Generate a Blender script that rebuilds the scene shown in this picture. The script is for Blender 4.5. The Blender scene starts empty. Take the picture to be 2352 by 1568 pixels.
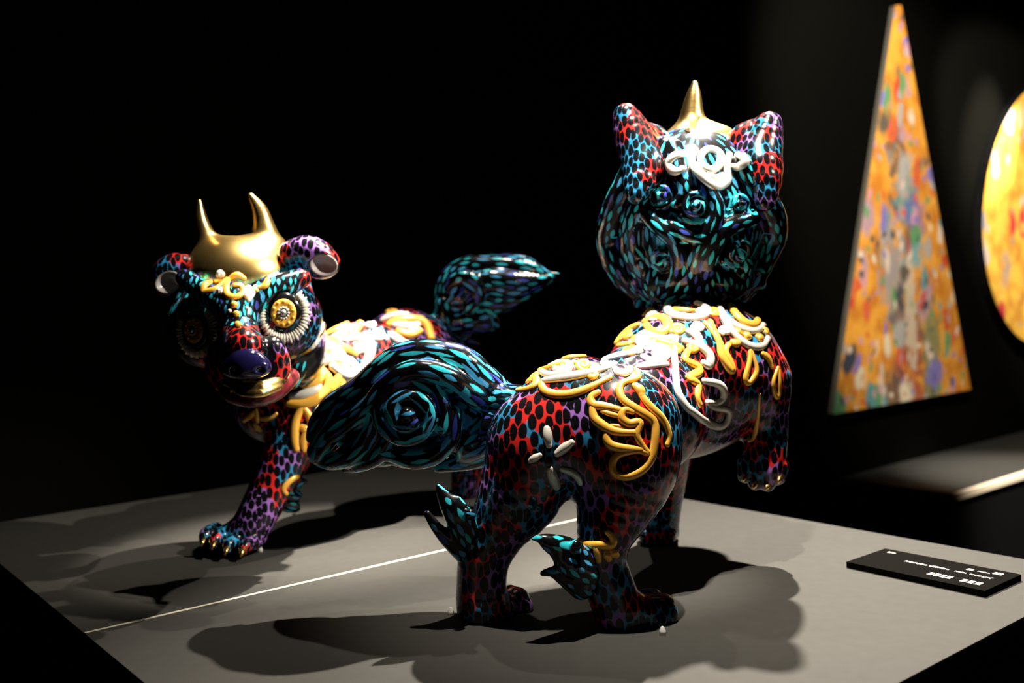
import bpy, bmesh, math, random
import numpy as np
from mathutils import Vector, Matrix
from mathutils.bvhtree import BVHTree
from mathutils.kdtree import KDTree

rng = np.random.default_rng(7)
random.seed(7)
scene = bpy.context.scene
COL = scene.collection

# ------------------------------------------------------------------ camera
W, HH = 2352, 1568
CX, CY = W / 2, HH / 2
V1 = (4000.0, 595.0)      # vanishing point of the plinth's long edges
V2 = (-596.0, 748.0)      # vanishing point of its short edges
F = math.sqrt(-((V1[0]-CX)*(V2[0]-CX) + (V1[1]-CY)*(V2[1]-CY)))
EYE = 0.45                # camera height above the plinth top


def camdir(px, py):
    return np.array([(px-CX)/F, -(py-CY)/F, -1.0])


_u = np.cross(camdir(*V2), camdir(*V1)); _u /= np.linalg.norm(_u)
if _u[1] < 0:
    _u = -_u
_f = np.array([0, 0, -1.0]); _f = _f - _f.dot(_u)*_u; _f /= np.linalg.norm(_f)
_r = np.cross(_f, _u)
RC = np.array([_r, _f, _u])            # camera space -> world
CAM = np.array([0.0, 0.0, EYE])

cam_data = bpy.data.cameras.new('camera')
cam = bpy.data.objects.new('camera', cam_data)
COL.objects.link(cam)
cam_data.sensor_width = 36.0
cam_data.lens = F/W*36.0
cam_data.clip_start = 0.02
m4 = np.eye(4); m4[:3, :3] = RC; m4[:3, 3] = CAM
cam.matrix_world = Matrix(m4.tolist())
cam_data.dof.use_dof = True
cam_data.dof.focus_distance = 1.36
cam_data.dof.aperture_fstop = cam_data.lens/1000/0.011
scene.camera = cam


def P(px, py, Y):
    """world point on the sight line of a measured pixel at forward distance Y"""
    d = RC @ camdir(px, py)
    return CAM + d*(Y/d[1])


def G(px, py, z=0.0):
    d = RC @ camdir(px, py)
    return CAM + d*((z-EYE)/d[2])


def S(rpx, Y):
    return rpx*Y/F


# ------------------------------------------------------------------ light
scene.view_settings.view_transform = 'Standard'
scene.view_settings.look = 'None'
scene.view_settings.exposure = 0.0
scene.view_settings.gamma = 1.0
scene.view_settings.use_curve_mapping = False

world = bpy.data.worlds.new('gallery_dark')
world.use_nodes = True
world.node_tree.nodes['Background'].inputs[0].default_value = (0.9, 0.85, 0.75, 1)
world.node_tree.nodes['Background'].inputs[1].default_value = 0.0
scene.world = world


def spot(name, loc, target, power, angle, blend, radius, col=(1, 0.92, 0.80)):
    l = bpy.data.lights.new(name, 'SPOT')
    l.energy = power; l.spot_size = math.radians(angle); l.spot_blend = blend
    l.shadow_soft_size = radius; l.color = col
    o = bpy.data.objects.new(name, l); COL.objects.link(o)
    o.location = loc
    o.rotation_euler = (Vector(target)-Vector(loc)).to_track_quat('-Z', 'Y').to_euler()
    return o


spot('spotlight_front_beast', (0.76, 2.78, 2.40), (0.66, 1.34, 0.0), 3000, 54, 1.0, 0.022)
spot('spotlight_overhead', (0.24, 1.22, 2.45), (0.36, 1.48, 0.3), 720, 34, 1.0, 0.02)
spot('added_back_boost', (0.36, 1.38, 2.45), (0.20, 1.52, 0.42), 900, 12, 1.0, 0.022)  # added narrow beam, whitens the top of the nearer beast's back
spot('spotlight_rear_beast', (0.05, 2.00, 2.45), (-0.34, 1.86, 0.35), 2300, 19, 1.0, 0.022)
spot('added_wash', (-0.05, 2.50, 2.40), (-0.42, 1.80, 0.0), 200, 56, 1.0, 0.022)  # added weak lamp, lifts the rear left of the plinth top
spot('spotlight_side', (1.95, 1.05, 2.20), (-0.50, 1.80, 0.26), 760, 18, 1.0, 0.02)
spot('spotlight_triangle', (1.35, 2.6, 2.5), (1.93, 4.79, 0.90), 820, 50, 0.7, 0.03)
spot('spotlight_oval', (2.1, 3.2, 2.5), (3.18, 5.82, 0.86), 900, 36, 0.4, 0.03)
spot('added_wall_glow', (3.70, 4.70, 2.50), (2.62, 5.35, 1.25), 1500, 20, 1.0, 0.03)  # added lamp, stands in for spill glowing on the wall left of the oval
spot('added_stage_fill', (2.5, 3.3, 2.5), (2.35, 4.35, -0.41), 3200, 24, 1.0, 0.03)  # added lamp, brightens the stage top and its pale edge

# ------------------------------------------------------------------ materials
def new_mat(name):
    m = bpy.data.materials.new(name); m.use_nodes = True
    nt = m.node_tree
    return m, nt, nt.nodes['Principled BSDF']


def plain(name, col, rough=0.5, metal=0.0, coat=0.0, spec=0.5, noise=0.0, nscale=40):
    m, nt, b = new_mat(name)
    b.inputs['Base Color'].default_value = (*col, 1)
    b.inputs['Roughness'].default_value = rough
    b.inputs['Metallic'].default_value = metal
    b.inputs['Coat Weight'].default_value = coat
    b.inputs['Coat Roughness'].default_value = 0.06
    b.inputs['Specular IOR Level'].default_value = spec
    if noise:
        tc = nt.nodes.new('ShaderNodeTexCoord')
        n = nt.nodes.new('ShaderNodeTexNoise'); n.inputs['Scale'].default_value = nscale
        n.inputs['Detail'].default_value = 6
        nt.links.new(tc.outputs['Object'], n.inputs['Vector'])
        mx = nt.nodes.new('ShaderNodeMix'); mx.data_type = 'RGBA'
        mx.inputs['A'].default_value = (*[c*(1-noise) for c in col], 1)
        mx.inputs['B'].default_value = (*[min(1, c*(1+noise)) for c in col], 1)
        nt.links.new(n.outputs['Fac'], mx.inputs['Factor'])
        nt.links.new(mx.outputs['Result'], b.inputs['Base Color'])
        bp = nt.nodes.new('ShaderNodeBump'); bp.inputs['Strength'].default_value = 0.1
        bp.inputs['Distance'].default_value = 0.002
        nt.links.new(n.outputs['Fac'], bp.inputs['Height'])
        nt.links.new(bp.outputs['Normal'], b.inputs['Normal'])
    return m


def painted(name, rough=0.22, soft=0.10):
    """hand painted glaze: attribute 'paint' shows where attribute 'ink' > 0, else black glaze"""
    m, nt, b = new_mat(name)
    a = nt.nodes.new('ShaderNodeAttribute'); a.attribute_name = 'paint'
    k = nt.nodes.new('ShaderNodeAttribute'); k.attribute_name = 'ink'
    r = nt.nodes.new('ShaderNodeMapRange'); r.interpolation_type = 'SMOOTHSTEP'
    r.inputs['From Min'].default_value = -soft; r.inputs['From Max'].default_value = soft
    nt.links.new(k.outputs['Fac'], r.inputs['Value'])
    mx = nt.nodes.new('ShaderNodeMix'); mx.data_type = 'RGBA'
    mx.inputs['A'].default_value = (0.004, 0.004, 0.005, 1)
    nt.links.new(r.outputs['Result'], mx.inputs['Factor'])
    nt.links.new(a.outputs['Color'], mx.inputs['B'])
    nt.links.new(mx.outputs['Result'], b.inputs['Base Color'])
    b.inputs['Roughness'].default_value = rough
    b.inputs['Specular IOR Level'].default_value = 0.25
    b.inputs['Coat Weight'].default_value = 0.32
    b.inputs['Coat Roughness'].default_value = 0.12
    return m


M = {}
M['glaze'] = painted('spotted_glaze')
M['hair'] = painted('hair_glaze', 0.2, 0.12)
M['gold'] = plain('polished_gold', (1.0, 0.66, 0.22), 0.27, 1.0)
M['gold_paint'] = plain('gold_relief_paint', (0.92, 0.46, 0.06), 0.34, 0.25, 0.3)
M['silver_paint'] = plain('silver_relief_paint', (0.72, 0.69, 0.60), 0.34, 0.3, 0.3)
M['table'] = plain('grey_laminate', (0.030, 0.0285, 0.0255), 0.8, 0, 0, 0.06, 0.10, 55)
M['seam'] = plain('pale_edge_strip', (0.42, 0.38, 0.30), 0.5)
M['black'] = plain('matte_black_paint', (0.002, 0.002, 0.002), 0.8, 0, 0, 0.03)
M['wall'] = plain('black_wall_paint', (0.0020, 0.0019, 0.0014), 0.9, 0, 0, 0.01, 0.15, 30)
M['floor'] = plain('black_floor', (0.006, 0.006, 0.006), 0.8, 0, 0, 0.1, 0.1, 20)
M['plate'] = plain('black_plate', (0.0022, 0.0019, 0.0016), 0.9, 0, 0, 0.01)
M['lettering'] = plain('white_lettering', (0.4, 0.38, 0.34), 0.6)
M['ear_lining'] = plain('grey_ear_lining', (0.34, 0.30, 0.28), 0.3, 0, 0.5)
M['nose'] = plain('blue_black_nose', (0.010, 0.008, 0.05), 0.12, 0, 1)
M['lip'] = plain('dark_red_lip', (0.12, 0.012, 0.015), 0.25, 0, 0.5)
M['white'] = plain('ivory_paint', (0.78, 0.72, 0.58), 0.4)
M['green'] = plain('green_paint', (0.12, 0.35, 0.05), 0.4)
M['bead_gold'] = plain('bead_gold', (0.9, 0.48, 0.05), 0.3, 0.3)
M['steel'] = plain('silver_bead', (0.6, 0.58, 0.55), 0.25, 0.8)
M['eye_black'] = plain('black_eye_glaze', (0.004, 0.004, 0.004), 0.12, 0, 1)
gm, nt, b = new_mat('clear_acrylic')
b.inputs['Transmission Weight'].default_value = 0.55
b.inputs['Base Color'].default_value = (0.85, 0.83, 0.78, 1)
b.inputs['Roughness'].default_value = 0.12
M['acrylic'] = gm


def painting_mat(name, base, palette, scale, seed, amount, motif=()):
    """gold ground scattered with soft many-coloured brush marks"""
    m, nt, b = new_mat(name)
    L = nt.links
    tc = nt.nodes.new('ShaderNodeTexCoord')
    mp = nt.nodes.new('ShaderNodeMapping')
    mp.inputs['Location'].default_value = (seed, seed*0.7, 0)
    L.new(tc.outputs['Object'], mp.inputs['Vector'])
    wn = nt.nodes.new('ShaderNodeTexNoise'); wn.inputs['Scale'].default_value = 5
    L.new(mp.outputs['Vector'], wn.inputs['Vector'])
    ad = nt.nodes.new('ShaderNodeVectorMath'); ad.operation = 'MULTIPLY_ADD'
    ad.inputs[1].default_value = (0.16, 0.16, 0.16)
    L.new(wn.outputs['Color'], ad.inputs[0]); L.new(mp.outputs['Vector'], ad.inputs[2])
    last = None
    gn = nt.nodes.new('ShaderNodeTexNoise'); gn.inputs['Scale'].default_value = 9
    L.new(mp.outputs['Vector'], gn.inputs['Vector'])
    g = nt.nodes.new('ShaderNodeMix'); g.data_type = 'RGBA'
    g.inputs['A'].default_value = (base[0]*0.72, base[1]*0.55, base[2]*0.5, 1)
    g.inputs['B'].default_value = (*base, 1)
    rr = nt.nodes.new('ShaderNodeMapRange'); rr.inputs['From Min'].default_value = .35; rr.inputs['From Max'].default_value = .6
    L.new(gn.outputs['Fac'], rr.inputs['Value']); L.new(rr.outputs['Result'], g.inputs['Factor'])
    last = g.outputs['Result']
    if motif:
        # a darker teal, blue and grey figure running down the middle of the panel
        dt = nt.nodes.new('ShaderNodeVectorMath'); dt.operation = 'DOT_PRODUCT'; dt.inputs[1].default_value = tuple(ua)
        L.new(tc.outputs['Object'], dt.inputs[0])
        sx = nt.nodes.new('ShaderNodeSeparateXYZ'); L.new(tc.outputs['Object'], sx.inputs['Vector'])
        wob = nt.nodes.new('ShaderNodeTexNoise'); wob.inputs['Scale'].default_value = 8.0; wob.inputs['Detail'].default_value = 6; wob.inputs['Distortion'].default_value = 1.5
        L.new(mp.outputs['Vector'], wob.inputs['Vector'])
        for cx_, cz_, rx_, rz_, colr in motif:
            ks = []
            for so, c_, r_ in ((dt.outputs['Value'], cx_, rx_), (sx.outputs['Z'], cz_, rz_)):
                k1 = nt.nodes.new('ShaderNodeMath'); k1.operation = 'SUBTRACT'; k1.inputs[1].default_value = c_; L.new(so, k1.inputs[0])
                k2 = nt.nodes.new('ShaderNodeMath'); k2.operation = 'DIVIDE'; k2.inputs[1].default_value = r_; L.new(k1.outputs[0], k2.inputs[0])
                k3 = nt.nodes.new('ShaderNodeMath'); k3.operation = 'MULTIPLY'; L.new(k2.outputs[0], k3.inputs[0]); L.new(k2.outputs[0], k3.inputs[1])
                ks.append(k3)
            ad2 = nt.nodes.new('ShaderNodeMath'); ad2.operation = 'ADD'; L.new(ks[0].outputs[0], ad2.inputs[0]); L.new(ks[1].outputs[0], ad2.inputs[1])
            k4 = nt.nodes.new('ShaderNodeMath'); k4.operation = 'MULTIPLY_ADD'; k4.inputs[1].default_value = 7.0; L.new(wob.outputs['Fac'], k4.inputs[0]); L.new(ad2.outputs[0], k4.inputs[2])
            mr = nt.nodes.new('ShaderNodeMapRange'); mr.inputs['From Min'].default_value = 5.3; mr.inputs['From Max'].default_value = 4.3; mr.inputs['To Max'].default_value = 0.85
            L.new(k4.outputs[0], mr.inputs['Value'])
            mx = nt.nodes.new('ShaderNodeMix'); mx.data_type = 'RGBA'; mx.inputs['B'].default_value = (*colr, 1)
            L.new(mr.outputs['Result'], mx.inputs['Factor']); L.new(last, mx.inputs['A']); last = mx.outputs['Result']
    for i, (sc, th, sx, pal) in enumerate(((scale*0.55, 0.36, 0.7, palette), (scale, 0.36, 0.55, palette[::-1]), (scale*1.9, 0.34, 0.7, palette[2:]+palette[:2]))):
        m2 = nt.nodes.new('ShaderNodeMapping'); m2.inputs['Scale'].default_value = (sc, sc, sc*sx)
        m2.inputs['Rotation'].default_value = (0, 0.35*(i-1), 0)
        L.new(ad.outputs['Vector'], m2.inputs['Vector'])
        v = nt.nodes.new('ShaderNodeTexVoronoi'); v.inputs['Scale'].default_value = 1
        L.new(m2.outputs['Vector'], v.inputs['Vector'])
        sp = nt.nodes.new('ShaderNodeSeparateColor'); L.new(v.outputs['Color'], sp.inputs['Color'])
        cr = nt.nodes.new('ShaderNodeValToRGB'); cr.color_ramp.interpolation = 'CONSTANT'
        el = cr.color_ramp.elements
        while len(el) > 1:
            el.remove(el[-1])
        el[0].position = 0; el[0].color = (*pal[0], 1)
        for j, c in enumerate(pal[1:]):
            e = el.new((j+1)/len(pal)); e.color = (*c, 1)
        L.new(sp.outputs['Red'], cr.inputs['Fac'])
        mr = nt.nodes.new('ShaderNodeMapRange'); mr.inputs['From Min'].default_value = th+0.12; mr.inputs['From Max'].default_value = th-0.08
        L.new(v.outputs['Distance'], mr.inputs['Value'])
        gt = nt.nodes.new('ShaderNodeMath'); gt.operation = 'LESS_THAN'; gt.inputs[1].default_value = amount[i]
        L.new(sp.outputs['Green'], gt.inputs[0])
        mu = nt.nodes.new('ShaderNodeMath'); mu.operation = 'MULTIPLY'
        L.new(mr.outputs['Result'], mu.inputs[0]); L.new(gt.outputs['Value'], mu.inputs[1])
        mx = nt.nodes.new('ShaderNodeMix'); mx.data_type = 'RGBA'
        L.new(mu.outputs['Value'], mx.inputs['Factor']); L.new(last, mx.inputs['A']); L.new(cr.outputs['Color'], mx.inputs['B'])
        last = mx.outputs['Result']
    L.new(last, b.inputs['Base Color'])
    b.inputs['Roughness'].default_value = 0.5
    b.inputs['Specular IOR Level'].default_value = 0.2
    return m


# ------------------------------------------------------------------ objects
def mesh_obj(name, verts, faces, mat, parent=None, smooth=True):
    me = bpy.data.meshes.new(name)
    verts = np.asarray(verts, dtype=np.float64)
    if parent is not None:
        verts = verts - np.array(root_loc(parent))
    fl = [len(f) for f in faces] if not isinstance(faces, np.ndarray) else None
    me.vertices.add(len(verts)); me.vertices.foreach_set('co', verts.astype(np.float32).ravel())
    if isinstance(faces, np.ndarray):
        n = len(faces); k = faces.shape[1]
        tot = np.full(n, k, np.int32); flat = faces.astype(np.int32).ravel()
    else:
        n = len(faces); tot = np.array(fl, np.int32); flat = np.array([i for f in faces for i in f], np.int32)
    me.loops.add(len(flat)); me.loops.foreach_set('vertex_index', flat)
    me.polygons.add(n)
    st = np.zeros(n, np.int32); st[1:] = np.cumsum(tot)[:-1]
    me.polygons.foreach_set('loop_start', st)
    me.polygons.foreach_set('use_smooth', np.full(n, smooth, bool))
    me.update(calc_edges=True)
    me.validate()
    o = bpy.data.objects.new(name, me); COL.objects.link(o)
    me.materials.append(mat)
    if parent is not None:
        o.parent = parent
    return o


ROOTS = {}


def root_loc(o):
    v = Vector((0, 0, 0))
    while o is not None:
        v = v + o.location; o = o.parent
    return v


def thing(name, label, cat, loc, group=None):
    o = bpy.data.objects.new(name, None); COL.objects.link(o)
    o.empty_display_size = 0.05
    o.location = tuple(loc); o['label'] = label; o['category'] = cat
    if group:
        o['group'] = group
    return o


def box_pts(o, ax, ay, az):
    """box from a corner and three edge vectors"""
    o, ax, ay, az = map(np.asarray, (o, ax, ay, az))
    v = [o, o+ax, o+ax+ay, o+ay, o+az, o+ax+az, o+ax+ay+az, o+ay+az]
    f = [(0, 3, 2, 1), (4, 5, 6, 7), (0, 1, 5, 4), (1, 2, 6, 5), (2, 3, 7, 6), (3, 0, 4, 7)]
    if np.dot(np.cross(ax, ay), az) < 0:
        f = [q[::-1] for q in f]
    return v, f


def bevel_box(name, o, ax, ay, az, mat, parent=None, bev=0.002):
    v, f = box_pts(o, ax, ay, az)
    ob = mesh_obj(name, v, f, mat, parent, False)
    if bev:
        bm = bmesh.new(); bm.from_mesh(ob.data)
        bmesh.ops.bevel(bm, geom=bm.edges[:], offset=bev, segments=2, profile=0.7, affect='EDGES')
        bm.to_mesh(ob.data); bm.free()
    return ob


# ------------------------------------------------------------------ sculpting (distance fields -> surface nets)
def catmull(pts, sub):
    pts = np.asarray(pts, float)
    if len(pts) < 3 or sub <= 1:
        return pts
    out = []
    n = len(pts)
    for i in range(n-1):
        p0 = pts[max(i-1, 0)]; p1 = pts[i]; p2 = pts[i+1]; p3 = pts[min(i+2, n-1)]
        for j in range(sub):
            t = j/sub
            out.append(0.5*((2*p1)+(-p0+p2)*t+(2*p0-5*p1+4*p2-p3)*t*t+(-p0+3*p1-3*p2+p3)*t**3))
    out.append(pts[-1])
    return np.array(out)


class Sculpt:
    def __init__(self, vox):
        self.vox = vox; self.prims = []; self.segs = []; self.floor = None; self.clip = None

    def ell(self, px, py, Y, rx, ry, rd, k=14, op='u', rot=0.0, floor=False):
        """ellipsoid; rx, ry measured radii in px, rd depth radius in px"""
        c = P(px, py, Y); s = Y/F
        self.prims.append(('e', c, np.array([rx*s, rd*s, ry*s]), k*s, op, rot)); return self

    def ellw(self, c, r, k, op='u', rot=0.0):
        self.prims.append(('e', np.asarray(c, float), np.asarray(r, float), k, op, rot)); return self

    def chain(self, pts, k=14, sub=3, op='u', flow=True):
        """pts: (px, py, Y, r px)"""
        Ym = np.mean([q[2] for q in pts])
        a = np.array([[*P(q[0], q[1], q[2]), S(q[3], q[2])] for q in pts])
        return self.chainw(a, S(k, Ym), sub, op, flow)

    def chainw(self, a, k, sub=3, op='u', flow=True):
        a = catmull(a, sub)
        a[:, 3] = np.maximum(a[:, 3], 0.0006)
        self.prims.append(('c', a, None, k, op, 0))
        if flow and op == 'u':
            for i in range(len(a)-1):
                self.segs.append((a[i], a[i+1]))
        return self

    @staticmethod
    def _eval(pr, X):
        if pr[0] == 'e':
            q = X-pr[1]
            if pr[5]:
                c, s = math.cos(pr[5]), math.sin(pr[5])
                x = q[..., 0]*c+q[..., 2]*s; z = -q[..., 0]*s+q[..., 2]*c
                q = np.stack([x, q[..., 1], z], -1)
            r = pr[2]
            k0 = np.linalg.norm(q/r, axis=-1); k1 = np.linalg.norm(q/(r*r), axis=-1)
            return k0*(k0-1)/np.maximum(k1, 1e-9)
        a = pr[1]
        best = None
        for i in range(max(1, len(a)-1)):
            p, q = a[i], a[min(i+1, len(a)-1)]
            d = q[:3]-p[:3]; L2 = max(d.dot(d), 1e-12)
            w = X-p[:3]
            t = np.clip((w@d)/L2, 0, 1)
            dd = np.sqrt(np.maximum(((w-t[..., None]*d)**2).sum(-1), 0))-(p[3]+(q[3]-p[3])*t)
            best = dd if best is None else np.minimum(best, dd)
        return best

    @staticmethod
    def _box(pr):
        if pr[0] == 'e':
            r = pr[2]
            if pr[5]:
                m = max(r[0], r[2]); r = np.array([m, r[1], m])
            return pr[1]-r, pr[1]+r
        a = pr[1]
        return (a[:, :3]-a[:, 3:]).min(0), (a[:, :3]+a[:, 3:]).max(0)

    @staticmethod
    def _comb(f, d, k, op):
        if op == 'u':
            h = np.clip(0.5+0.5*(f-d)/k, 0, 1)
            return f*(1-h)+d*h-k*h*(1-h)
        if op == 's':                       # subtract
            d = -d
            h = np.clip(0.5-0.5*(f-d)/k, 0, 1)
            return f*(1-h)+d*h+k*h*(1-h)
        if op == 'i':                       # intersect
            h = np.clip(0.5-0.5*(f-d)/k, 0, 1)
            return f*(1-h)+d*h+k*h*(1-h)

    def build(self, shell=0.0):
        v = self.vox
        los, his = zip(*[self._box(p) for p in self.prims if p[4] == 'u'])
        lo = np.min(los, 0)-5*v-shell; hi = np.max(his, 0)+5*v+shell
        if self.floor is not None:
            lo[2] = max(lo[2], self.floor-4*v)
        n = np.ceil((hi-lo)/v).astype(int)+1
        Fd = np.full(n, 0.08, np.float32)
        ax = [lo[i]+v*np.arange(n[i]) for i in range(3)]
        for pr in self.prims:
            b0, b1 = self._box(pr); mg = pr[3]+4*v+shell
            if pr[4] == 'i':
                i0 = np.zeros(3, int); i1 = n.copy()
            else:
                i0 = np.clip(np.floor((b0-mg-lo)/v).astype(int), 0, n); i1 = np.clip(np.ceil((b1+mg-lo)/v).astype(int)+1, 0, n)
            if np.any(i1 <= i0):
                continue
            sl = tuple(slice(i0[j], i1[j]) for j in range(3))
            X = np.stack(np.meshgrid(*[ax[j][sl[j]] for j in range(3)], indexing='ij'), -1).astype(np.float32)
            d = self._eval(pr, X).astype(np.float32)
            Fd[sl] = self._comb(Fd[sl], d, max(pr[3], 1e-4), pr[4])
        if shell:
            Fd -= shell
        if self.clip is not None:
            X = np.stack(np.meshgrid(*ax, indexing='ij'), -1).astype(np.float32)
            Fd = np.maximum(Fd, self.clip(X).astype(np.float32))
        if self.floor is not None:
            Fd = np.maximum(Fd, (self.floor-ax[2])[None, None, :].astype(np.float32))
        return surface_nets(Fd, lo, v)

    def flow(self, V, N, fallback):
        """unit tangent vectors along the nearest lock of hair"""
        best = np.full(len(V), 0.004); T = fallback(V).copy()
        for p, q in self.segs:
            d = q[:3]-p[:3]; L = np.linalg.norm(d)
            if L < 1e-6:
                continue
            w = V-p[:3]; t = np.clip((w@d)/(L*L), 0, 1)
            dd = np.linalg.norm(w-t[:, None]*d, axis=1)-(p[3]+(q[3]-p[3])*t)
            m = dd < best
            best[m] = dd[m]; T[m] = d/L
        T = T-(T*N).sum(1)[:, None]*N
        T /= np.maximum(np.linalg.norm(T, axis=1), 1e-6)[:, None]
        return T


def surface_nets(Fd, lo, v):
    ins = Fd < 0
    c = np.zeros(tuple(s-1 for s in Fd.shape), np.int8)
    cs = c.shape
    for dx in (0, 1):
        for dy in (0, 1):
            for dz in (0, 1):
                c += ins[dx:dx+cs[0], dy:dy+cs[1], dz:dz+cs[2]]
    act = np.argwhere((c > 0) & (c < 8))
    idx = np.full(cs, -1, np.int32); idx[tuple(act.T)] = np.arange(len(act))
    corn = [(a, b_, c_) for a in (0, 1) for b_ in (0, 1) for c_ in (0, 1)]
    val = {q: Fd[act[:, 0]+q[0], act[:, 1]+q[1], act[:, 2]+q[2]] for q in corn}
    acc = np.zeros((len(act), 3)); cnt = np.zeros(len(act))
    for p in corn:
        for a in range(3):
            if p[a]:
                continue
            q = list(p); q[a] = 1; q = tuple(q)
            fa, fb = val[p], val[q]
            m = (fa < 0) != (fb < 0)
            t = np.where(m, fa/np.where(m, fa-fb, 1), 0)
            e = np.zeros((len(act), 3)); e[:] = p; e[:, a] = t
            acc[m] += e[m]; cnt[m] += 1
    V = lo+v*(act+acc/np.maximum(cnt, 1)[:, None])
    quads = []
    for a in range(3):
        b_, c_ = (a+1) % 3, (a+2) % 3
        s0 = [slice(None)]*3; s1 = [slice(None)]*3
        s0[a] = slice(0, -1); s1[a] = slice(1, None)
        A = ins[tuple(s0)]; B = ins[tuple(s1)]
        e = np.argwhere(A != B)
        e = e[(e[:, b_] > 0) & (e[:, c_] > 0) & (e[:, b_] < Fd.shape[b_]-1) & (e[:, c_] < Fd.shape[c_]-1)]
        flip = ~A[tuple(e.T)]

        def cell(db, dc):
            q = e.copy(); q[:, b_] -= db; q[:, c_] -= dc
            return idx[tuple(q.T)]
        Q = np.stack([cell(1, 1), cell(0, 1), cell(0, 0), cell(1, 0)], 1)
        Q[flip] = Q[flip][:, ::-1]
        quads.append(Q)
    Q = np.concatenate(quads)
    Q = Q[(Q >= 0).all(1)]
    # pull vertices onto the field and take its gradient as normal
    def samp(X):
        g = (X-lo)/v
        i = np.clip(np.floor(g).astype(int), 0, np.array(Fd.shape)-2); t = g-i
        r = 0
        for dx in (0, 1):
            for dy in (0, 1):
                for dz in (0, 1):
                    w = (t[:, 0] if dx else 1-t[:, 0])*(t[:, 1] if dy else 1-t[:, 1])*(t[:, 2] if dz else 1-t[:, 2])
                    r = r+w*Fd[i[:, 0]+dx, i[:, 1]+dy, i[:, 2]+dz]
        return r

    def grad(X):
        return np.stack([(samp(X+e)-samp(X-e))/(2*v) for e in np.eye(3)*v], 1)
    for _ in range(2):
        g = grad(V); f = samp(V)
        step = f[:, None]*g/np.maximum((g*g).sum(1), 0.05)[:, None]
        V = V-np.clip(step, -0.4*v, 0.4*v)
    # light Laplacian pass
    for _ in range(2):
        A = np.zeros_like(V); n = np.zeros(len(V))
        for a in range(4):
            i, j = Q[:, a], Q[:, (a+1) % 4]
            np.add.at(A, i, V[j]); np.add.at(n, i, 1)
            np.add.at(A, j, V[i]); np.add.at(n, j, 1)
        V = V*0.6+0.4*A/np.maximum(n, 1)[:, None]
    g = grad(V)
    N = g/np.maximum(np.linalg.norm(g, axis=1), 1e-6)[:, None]
    return V, Q, N


RED = (0.62, 0.022, 0.018); BLUE = (0.025, 0.22, 0.42); VIO = (0.30, 0.13, 0.46); TEAL = (0.04, 0.56, 0.66)
SKY = (0.06, 0.34, 0.62); INDIGO = (0.04, 0.06, 0.34)


def throw_darts(V, N, T, su, sv, dmin, area_each, rnd):
    """evenly scattered seed vertices, spaced su along the flow and sv across it"""
    B = np.cross(N, T)
    area = len(V)*area_each
    want = area/(su*sv*dmin*dmin*0.8)
    cand = rnd.permutation(len(V))[:int(min(len(V), want*9))]
    cell = max(su, sv)*dmin
    grid = {}
    out = []
    for i in cand:
        p = V[i]
        key = (int(p[0]//cell), int(p[1]//cell), int(p[2]//cell))
        ok = True
        near = []
        for dx in (-1, 0, 1):
            for dy in (-1, 0, 1):
                for dz in (-1, 0, 1):
                    near += grid.get((key[0]+dx, key[1]+dy, key[2]+dz), ())
        if near:
            d = V[near]-p
            du = d@T[i]/su; dv = d@B[i]/sv; dn = d@N[i]/sv
            if (du*du+dv*dv+dn*dn*0.5).min() < dmin*dmin:
                ok = False
        if ok:
            out.append(i); grid.setdefault(key, []).append(i)
    return out


def stamp(V, N, T, seeds, a, b, rnd, power=2.0, kd=None, vary=(0.8, 1.12), second=False):
    """per vertex: smallest normalised distance to a seed's oval, and that seed's number"""
    if kd is None:
        kd = KDTree(len(V))
        for i, p in enumerate(V):
            kd.insert(p, i)
        kd.balance()
    D = np.full(len(V), 3.0); I = np.full(len(V), -1); D2 = np.full(len(V), 3.0)
    B = np.cross(N, T)
    R = max(a, b)*1.7
    for s, i in enumerate(seeds):
        hit = kd.find_range(V[i], R)
        j = np.fromiter((h[1] for h in hit), int, len(hit))
        w = vary[0]+(vary[1]-vary[0])*rnd.random(); w2 = vary[0]+(vary[1]-vary[0])*rnd.random()
        d = V[j]-V[i]
        q = (np.abs(d@T[i])/(a*w))**power+(np.abs(d@B[i])/(b*w2))**power
        q = q**(1/power)
        q[(N[j]@N[i]) < 0.0] = 3
        m = q < D[j]
        D2[j] = np.minimum(D2[j], np.maximum(q, D[j]))
        D[j[m]] = q[m]; I[j[m]] = s
    if second:
        return D, I, kd, D2
    return D, I, kd


def patches(V, size, cols, weights, rnd, kdn=3):
    """each vertex takes the colour of the nearest of coarse random seeds"""
    n = len(V); seeds = []
    cand = rnd.permutation(n)[:4000]
    kd = None
    P_ = []
    for i in cand:
        p = V[i]
        if all((p-q).dot(p-q) > size*size for q in P_):
            P_.append(p)
    C = np.array(cols)[rnd.choice(len(cols), len(P_), p=weights)]
    P_ = np.array(P_)
    best = np.full(n, 1e9); col = np.zeros((n, 3))
    W_ = V+0.006*np.sin(V[:, [1, 2, 0]]*260)
    for p, c in zip(P_, C):
        d = ((W_-p)**2).sum(1); m = d < best
        best[m] = d[m]; col[m] = c
    return col


def set_paint(o, ink, col):
    me = o.data
    a = me.attributes.new('ink', 'FLOAT', 'POINT'); a.data.foreach_set('value', ink.astype(np.float32))
    c = me.attributes.new('paint', 'FLOAT_COLOR', 'POINT')
    c.data.foreach_set('color', np.concatenate([col, np.ones((len(col), 1))], 1).astype(np.float32).ravel())


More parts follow.
